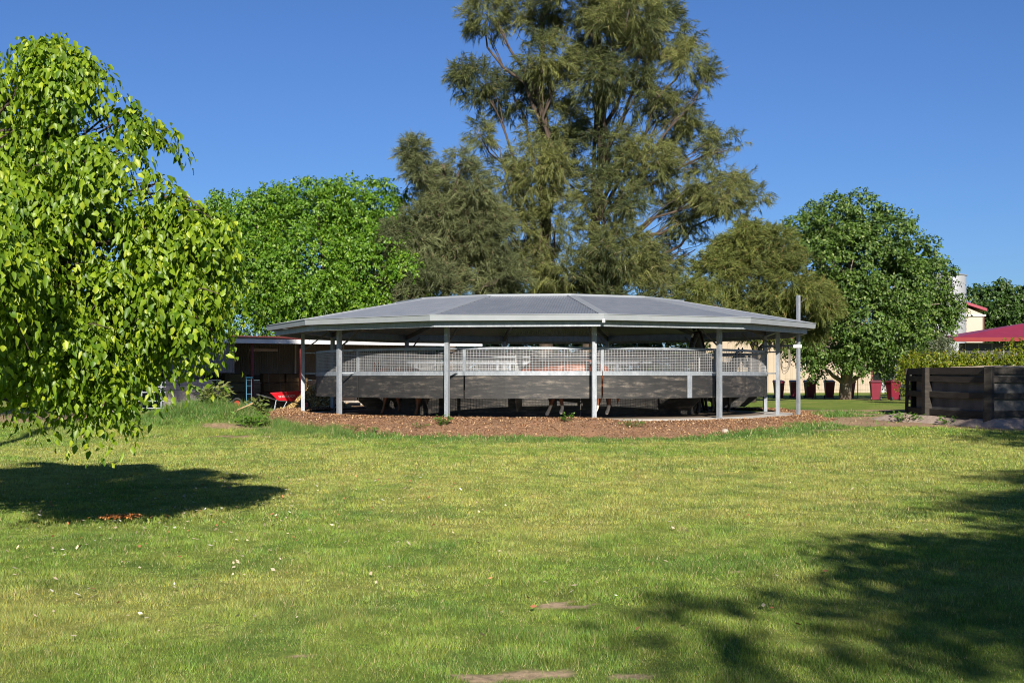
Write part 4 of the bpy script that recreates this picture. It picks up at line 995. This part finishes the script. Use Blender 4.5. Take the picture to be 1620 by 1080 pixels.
# low fork limbs
# --- far right tree, dark shrubs
bl = mk_blobs([(1572, 482, 38), (1610, 482, 36), (1545, 500, 26), (1600, 525, 42), (1556, 530, 32), (1650, 500, 45), (1640, 540, 40)], 150, 2.5, .95, 6)
t5 = empty('broadleaf_tree', (0, 0, 0), 0, 'far green tree beyond the red-roofed building at the right edge', 'tree')
foliage_leafy(t5, billow(bl, 6, .36, 8), 4400, 8, 1.0, .40, .30, ((.035, .075, .016), (.07, .13, .025), (.11, .16, .05)), 34, M['leaf'], droop=.4, shell=.55, clump=1.7, thr=.40)
limbs(t5, ((1590 - 810) * 150 / F, 150, 0), ((1590 - 810) * 150 / F, 150, 9), bl, M['barkdark'], .35, 10, None, 0, .4, 1)

# --- casuarinas
def foliage_needle(root, blobs, n_t, per, L, W, cols, seed, shell=.4, clump=2.2, thr=.44, droop=.35, up=.35):
    L = L

    rg = np.random.default_rng(seed); pos, u, k, g = blob_pts(blobs, n_t, rg, shell, clump)
    kp = g > thr; pos = pos[kp]; u = u[kp]; n = len(pos)
    d = unit(u * .8 + rg.normal(0, .55, (n, 3)) + np.array([0, 0, up])); c0, c1, c2 = [np.array(c) for c in cols]
    patch = fbm(pos[:, 0] * .45 + 3, pos[:, 2] * .45 + pos[:, 1] * .2, 66)
    tone = np.clip(.5 + 2.0 * (patch - .5) + rg.normal(0, .22, n), 0, 1)
    base = np.repeat(pos, per, 0); m = n * per; t = rg.random(m)
    dd_ = np.repeat(d, per, 0); base = base + dd_ * (t * L * 1.6)[:, None] + rg.normal(0, .06, (m, 3)) * (1.15 - t)[:, None]; base[:, 2] -= droop * 1.0 * t * t * L
    a = unit(dd_ * .9 + rg.normal(0, .42, (m, 3)) + np.array([0, 0, -droop * 1.3])); ll = L * rg.uniform(.45, 1.1, m)
    s = unit(np.cross(a, rg.normal(0, 1, (m, 3)))) * (W * rg.uniform(.5, 1.3, m) / 2)[:, None]
    tip = base + a * ll[:, None]; tip[:, 2] -= droop * .35 * ll; 
    V = np.stack([base - s, base + s, tip], 1).reshape(-1, 3)
    c = c0 + (c1 - c0) * np.repeat(tone, per)[:, None]; c = np.where((rg.random(m) < .05)[:, None], c2, c) * rg.uniform(.65, 1.35, m)[:, None]
    fast('crown', V, np.arange(3 * m).reshape(-1, 3), M['needle'], root, np.repeat(c, 3, 0))
main = [(768, 22, 40), (845, 5, 60), (925, -20, 75), (995, 15, 62), (1045, 60, 50), (1088, 98, 38), (1118, 122, 18), (755, 128, 38), (812, 150, 42), (758, 212, 26), (870, 92, 46), (880, 200, 52), (940, 120, 50), (1005, 150, 52), (1062, 180, 46), (950, 232, 52), (850, 270, 55), (795, 285, 42),
        (1020, 262, 55), (1100, 240, 45), (1150, 238, 38), (1182, 275, 28), (1196, 312, 18), (1135, 300, 42), (1085, 335, 42), (960, 320, 60, -2), (880, 352, 60, -2), (805, 365, 52), (985, 402, 60, -2.5), (900, 430, 60, -2), (1045, 405, 42), (1000, 458, 48, -2), (820, 440, 60, -1), (1100, 395, 28), (930, 470, 60),
        (700, 0, 0), (960, 60, 50, 2), (860, 130, 30, 2), (1170, 330, 16), (740, 30, 18), (1050, 20, 26), (900, 290, 40, 3), (1050, 460, 35, 1)]
main = [e for e in main if e[2] > 0]
t3 = empty('casuarina_tree', (0, 0, 0), 0, 'towering olive casuarina with feathery foliage rising behind the walker roof', 'tree')
bl = mk_blobs(main, 67, 2.6, .85, 7)
foliage_needle(t3, billow(bl, 6, .30, 9, .95), 23000, 30, .38, .031, ((.046, .064, .024), (.170, .184, .055), (.20, .16, .09)), 44, shell=.25, clump=.85, thr=.482)
limbs(t3, None, None, bl, M['barkdark'], .42, 12, None, 0, .3, 4, trunks=[(P(866, 630, 67), P(858, 20, 67), .42), (P(936, 630, 67.5), P(955, -10, 67.5), .4)])
bl = mk_blobs([(655, 238, 20), (668, 270, 22), (688, 290, 28), (700, 335, 40), (728, 262, 22), (745, 300, 34), (648, 365, 34), (700, 400, 58), (628, 375, 22), (765, 365, 46), (745, 430, 58), (790, 440, 50), (680, 455, 48), (640, 440, 30), (720, 350, 40, 1.5)], 63, 1.6, .9, 8)
t6 = empty('casuarina_tree', (0, 0, 0), 0, 'shorter grey-green casuarina between the round green tree and the towering casuarina', 'tree')
foliage_needle(t6, billow(bl, 5, .30, 10, .95), 7600, 32, .40, .032, ((.075, .092, .040), (.150, .170, .070), (.17, .13, .08)), 54, shell=.35, clump=1.6, thr=.43, up=.6)
limbs(t6, P(715, 630, 63), P(700, 260, 63), bl, M['barkdark'], .25, 13, None, 0, .35, 3)
bl = mk_blobs([(1178, 385, 40), (1232, 395, 38), (1135, 440, 45), (1190, 455, 60), (1250, 452, 56), (1292, 478, 36), (1098, 468, 30), (1272, 500, 38), (1304, 490, 18), (1200, 500, 44), (1235, 520, 20), (1285, 520, 16), (1160, 410, 40, 2)], 60, 1.6, .9, 9)
t7 = empty('casuarina_tree', (0, 0, 0), 0, 'bushy yellow-olive casuarina behind the right end of the walker roof', 'tree')
foliage_needle(t7, billow(bl, 5, .30, 11, .95), 7000, 28, .30, .034, ((.070, .088, .022), (.150, .172, .04), (.22, .16, .06)), 64, shell=.4, clump=.9, thr=.45, up=.3)
limbs(t7, P(1190, 636, 60), P(1200, 400, 60), bl, M['barkdark'], .2, 14, None, 0, .35, 3)

# --- golden privet hedge behind the pen, dark conifer, grey shrub
hb = []
D = 58
for px in range(1440, 1760, 16): hb.append((px, 574, 14)); hb.append((px + 8, 583, 22)); hb.append((px + 4, 600, 26))
hb += [(1606 + 18 * k, 556 - 3 * k, 17) for k in range(7)]
bl = mk_blobs(hb, D, .5, 1.0, 10)
hd = empty('privet_hedge', (0, 0, 0), 0, 'clipped golden-green privet hedge running behind the timber pen', 'hedge')
foliage_leafy(hd, bl, 5200, 8, .32, .12, .075, ((.10, .15, .012), (.24, .27, .02), (.33, .24, .03)), 74, M['leaf'], droop=.1, shell=.6, clump=.6, thr=.3, up=.9)
mb = MB(); rg_ = random.Random(4)
for k in range(40):
    x = (1445 + k * 7.5 - 810) * D / F; mb.tube([(x, D, .3), (x + rg_.uniform(-.2, .2), D + rg_.uniform(-.2, .2), 2.4)], [.03, .012], 5)
mb.build('stems', M['barkdark'], hd)
def shrub(name, lst, D, cols, n, L, W, label, seed, per=7, tw=.35, dep=.4, thr=.3, mat='leaf', up=.5, droop=.2):
    r = empty(name, (0, 0, 0), 0, label, 'shrub'); b_ = mk_blobs(lst, D, dep, 1.0, seed)
    foliage_leafy(r, b_, n, per, tw, L, W, cols, seed, M[mat], droop=droop, shell=.5, clump=.6, thr=thr, up=up)
    mb = MB(); g = float(gz(np.mean([q[0] for q in b_]), D))
    for q in b_: mb.tube([(q[0] * .3 + b_[0][0] * .7, D, g - .05), (q[0], q[1], q[2])], [.03, .01], 5)
    mb.build('stems', M['barkdark'], r)
shrub('conifer_shrub', [(1418, 560, 22), (1415, 580, 26), (1420, 600, 26), (1432, 545, 14)], 80, ((.016, .03, .008), (.03, .05, .012), (.05, .07, .02)), 900, .14, .07, 'dark green conifer shrub between the bins and the golden hedge', 84)
shrub('silver_shrub', [(1492, 542, 13), (1484, 552, 14), (1500, 552, 13), (1492, 562, 18)], 64, ((.10, .12, .07), (.18, .2, .12), (.2, .2, .14)), 420, .1, .05, 'grey-green loose shrub poking up behind the golden hedge', 94, thr=.36)
# dark background growth behind shed and pipe fence
shrub('evergreen_bush', [(235, 545, 40), (205, 570, 45), (260, 590, 40), (225, 610, 40), (170, 600, 45), (120, 580, 45), (300, 560, 40)], 60, ((.012, .025, .008), (.028, .05, .013), (.05, .075, .02)), 2600, .2, .13, 'dark evergreen bush behind the pipe-rail fence', 104, dep=1.2)
shrub('evergreen_bush', [(60, 575, 40), (10, 580, 45), (-50, 570, 50), (90, 600, 35), (30, 540, 45), (-100, 560, 60)], 74, ((.014, .03, .008), (.03, .06, .015), (.05, .08, .02)), 2400, .24, .15, 'dark evergreen bush far behind the drooping tree at the left', 114, dep=1.5)
shrub('privet_bush', [(600, 566, 40), (660, 560, 40), (700, 575, 40), (750, 562, 42), (800, 570, 40), (850, 560, 42), (905, 568, 40), (950, 562, 40), (1000, 566, 40), (1050, 560, 40), (1100, 575, 34)], 80, ((.025, .05, .01), (.06, .10, .02), (.10, .12, .04)), 4600, .24, .16, 'low green bushes glimpsed between walker roof and fence', 124, dep=.8)

# weeds on the bank and mound
def weed(px, D, h, n, label, col=((.05, .12, .012), (.1, .2, .02)), seed=0, name='weed_plant', wide=.6):
    x = (px - 810) * D / F; x0_ = np.array(x); z = max(float(gz(x, D)), float(mulch_z(x0_, np.array(D))) if math.hypot(x - WX, D - WY) < 9.6 else -9)
    rg = np.random.default_rng(seed + 500); r = empty(name, (x, D, z), 0, label, 'weed', 'weeds on the bank')
    t = rg.random(n) ** .7; ang = rg.uniform(0, 2 * PI, n); rad = h * wide * rg.random(n) ** .6
    pos = np.stack([np.cos(ang) * rad * (.4 + t), np.sin(ang) * rad * (.4 + t), h * t * rg.uniform(.5, 1, n)], 1)
    A_ = unit(np.stack([np.cos(ang), np.sin(ang), rg.uniform(-.2, .9, n)], 1)); N_ = unit(np.stack([np.cos(ang) * .3, np.sin(ang) * .3 - .4, np.ones(n)], 1) + rg.normal(0, .3, (n, 3)))
    c = np.array(col[0]) + (np.array(col[1]) - np.array(col[0])) * rg.random(n)[:, None]
    V, Fc, C = leaves(pos, A_, N_, h * .34 * rg.uniform(.6, 1.3, n), h * .16 * rg.uniform(.6, 1.3, n), .1, c); fast('leaves', V, Fc, M['leaf'], r, C)
    mb = MB()
    for k in range(7): i = rg.integers(n); mb.tube([(0, 0, -.03), tuple(pos[i] * .6), tuple(pos[i])], [.006, .005, .002], 4)
    mb.build('stem', M['hay'], r)
weed(702, 34.35, .28, 110, 'bright bushy green weed on the mulch left of centre', seed=1)
weed(897, 34.4, .26, 70, 'small upright green weed on the mulch, centre', seed=2)
weed(666, 34.3, .16, 60, 'small flat green weed on the mulch beside the bushy one', seed=3, wide=1.3)
weed(560, 35.0, .2, 60, 'low green weed tuft on the mulch below the left walker post', seed=4, wide=1.1)
weed(588, 34.4, .22, 60, 'green weed tuft lower on the mulch at the left', seed=5)
weed(1000, 33.9, .2, 130, 'broad grassy green weed on the mulch right of centre', seed=6, wide=1.6)
weed(398, 36.0, .42, 160, 'leafy light-green weed at the right foot of the mound', seed=7, wide=.9, col=((.08, .17, .02), (.14, .26, .03)))
weed(345, 38.2, .75, 120, 'tall seeding weed with yellow-green tips on top of the mound', seed=8, wide=.3, col=((.16, .2, .05), (.32, .32, .12)))
weed(408, 38.6, .6, 90, 'upright yellow-green weed on the mound near the trolley', seed=9, wide=.35, col=((.12, .18, .04), (.26, .28, .09)))
weed(325, 38.0, .65, 80, 'slim seeding weed on the mound below the block wall', seed=10, wide=.3, col=((.14, .18, .05), (.28, .3, .12)))
weed(1436, 38.6, .3, 170, 'leafy green weed at the near corner of the timber pen', seed=11, wide=1.3)
weed(1500, 37.4, .3, 60, 'green weed growing against the timber pen rails', seed=12)
weed(262, 39.5, .25, 60, 'pale green weed at the foot of the block wall', seed=13, wide=1.1, col=((.1, .2, .03), (.18, .3, .05)))

# --- trees standing outside the view to the right and left whose shade falls on the lawn
def shade_tree(name, x, y, blobs, label, cols, seed, n, thr, L=.16, tw=.55, r0=.22, per=8):
    r = empty(name, (x, y, 0), 0, label, 'tree'); r.location = (0, 0, 0)
    foliage_leafy(r, blobs, n, per, tw, L, L * .62, cols, seed, M['leaf'], droop=.5, shell=.2, clump=1.0, thr=thr)
    limbs(r, (x, y, -.1), (x, y, max(b[2] for b in blobs)), blobs, M['bark'], r0, seed, None, 0, .4, 2)
gcol = ((.05, .11, .012), (.09, .17, .02), (.14, .2, .03))
shade_tree('broadleaf_tree', 10.0, 1.0, [(9.0, 1, 5.6, 3.0, 2.2, 2.6), (6.6, 0, 5.2, 1.8, 1.0, 1.5), (5.2, .4, 5.0, 1.4, .8, 1.4), (12, 1, 8.0, 2.6, 1.6, 2.2), (12.5, 2, 6, 3, 2.2, 2.6), (9.3, 1.6, 6.8, 2.0, 1.2, 2), (10.6, 3, 8.2, 1.4, .9, 1.2)], 'shade tree standing right of the view whose shadow lies across the lawn', gcol, 201, 11000, .425)
shade_tree('broadleaf_tree', 8.2, -7.0, [(7.2, -7, 6.0, 2.6, 1.8, 2.4), (5.0, -7.4, 6.2, 1.6, .8, 1.4), (3.8, -7.2, 6.8, 1.2, .5, 1.2), (4.5, -7, 5.4, 1.2, .4, 1.2), (5.6, -7, 7.6, 1.8, .8, 1.4), (3.3, -7, 7.4, 1.1, .4, 1.0), (9.5, -7, 7, 2.6, 2, 2.4), (6.2, -6.5, 7.4, 1.5, .6, 1.4)], 'open-crowned shade tree standing behind the viewpoint to the right', gcol, 202, 5200, .48)
shade_tree('broadleaf_tree', 17.2, 16.0, [(16.2, 16, 6.0, 3.0, 2.2, 2.6), (17, 17, 8.4, 2.8, 2.0, 2.6), (19, 18, 6, 3, 2.5, 2.6), (14.6, 15, 5.0, 1.5, 1.0, 1.4), (14.4, 17, 7.2, 1.4, 1.0, 1.4), (18, 21, 8, 3, 3, 3), (17.5, 23, 6, 2.4, 2.4, 2.4)], 'tall shade tree right of the view whose shadow darkens the timber pen', gcol, 203, 8500, .38)
shade_tree('broadleaf_tree', -19.5, 28.0, [(-19, 28, 6.5, 3.4, 2.6, 2.8), (-16.5, 29, 8.2, 2.8, 1.8, 2.6), (-18, 31, 9, 3.0, 2.0, 2.8), (-21, 30, 7, 3, 2.5, 3), (-15.8, 32, 7.6, 2.0, 1.4, 2)], 'shade tree left of the view whose shadow falls on the hay shed', gcol, 204, 7000, .38)

shade_tree('gum_tree', -10.5, 12.0, [(-6.8, 12, 20.6, 2.3, 1.9, 2.0), (-9.5, 12, 21.0, 3.0, 2.5, 2.4), (-13, 12, 20.2, 3.2, 2.8, 2.6), (-17, 12, 19, 3, 2.4, 2.6), (-12, 12.5, 17.6, 2.4, 1.2, 2)], 'very tall gum tree left of the view whose crown is above the picture', gcol, 205, 12000, .28, .22)
# ------------------------------------------------------------------ light, sky, camera
EL, AZ = math.radians(25.5), math.radians(6)
sv = Vector((math.sin(AZ) * math.cos(EL), -math.cos(AZ) * math.cos(EL), math.sin(EL)))
ld = bpy.data.lights.new('sun', 'SUN'); ld.energy = 5.0; ld.angle = math.radians(.55); ld.color = (1.0, .93, .82)
lo = bpy.data.objects.new('sun', ld); COL.objects.link(lo); lo.rotation_euler = sv.to_track_quat('Z', 'Y').to_euler()
w = bpy.data.worlds.new('World'); sc.world = w; w.use_nodes = True; nt = w.node_tree; bg = nt.nodes['Background']
sk = nt.nodes.new('ShaderNodeTexSky'); sk.sky_type = 'NISHITA'; sk.sun_disc = False; sk.sun_elevation = EL; sk.sun_rotation = math.radians(180 - 6)
sk.air_density = 1.0; sk.dust_density = .35; sk.ozone_density = 2.2; sk.altitude = 200
nt.links.new(mixc(nt, 1.0, sk.outputs[0], (.285, .43, .70), 'MULTIPLY'), bg.inputs[0]); bg.inputs[1].default_value = .08
cam = bpy.data.cameras.new('camera'); co = bpy.data.objects.new('camera', cam); COL.objects.link(co); sc.camera = co
cam.sensor_width = 36; cam.lens = F / 1620 * 36; cam.shift_y = 60 / 1620; cam.clip_end = 4000; cam.clip_start = .1
co.location = (0, 0, CAMZ); co.rotation_euler = (PI / 2, 0, 0)
sc.view_settings.view_transform = 'Standard'; sc.view_settings.look = 'None'; sc.view_settings.exposure = 0.85; sc.view_settings.gamma = 1
sc.render.engine = 'CYCLES'; sc.cycles.max_bounces = 6; sc.cycles.filter_width = 1.05; sc.cycles.use_denoising = True; sc.cycles.denoiser = 'OPENIMAGEDENOISE'
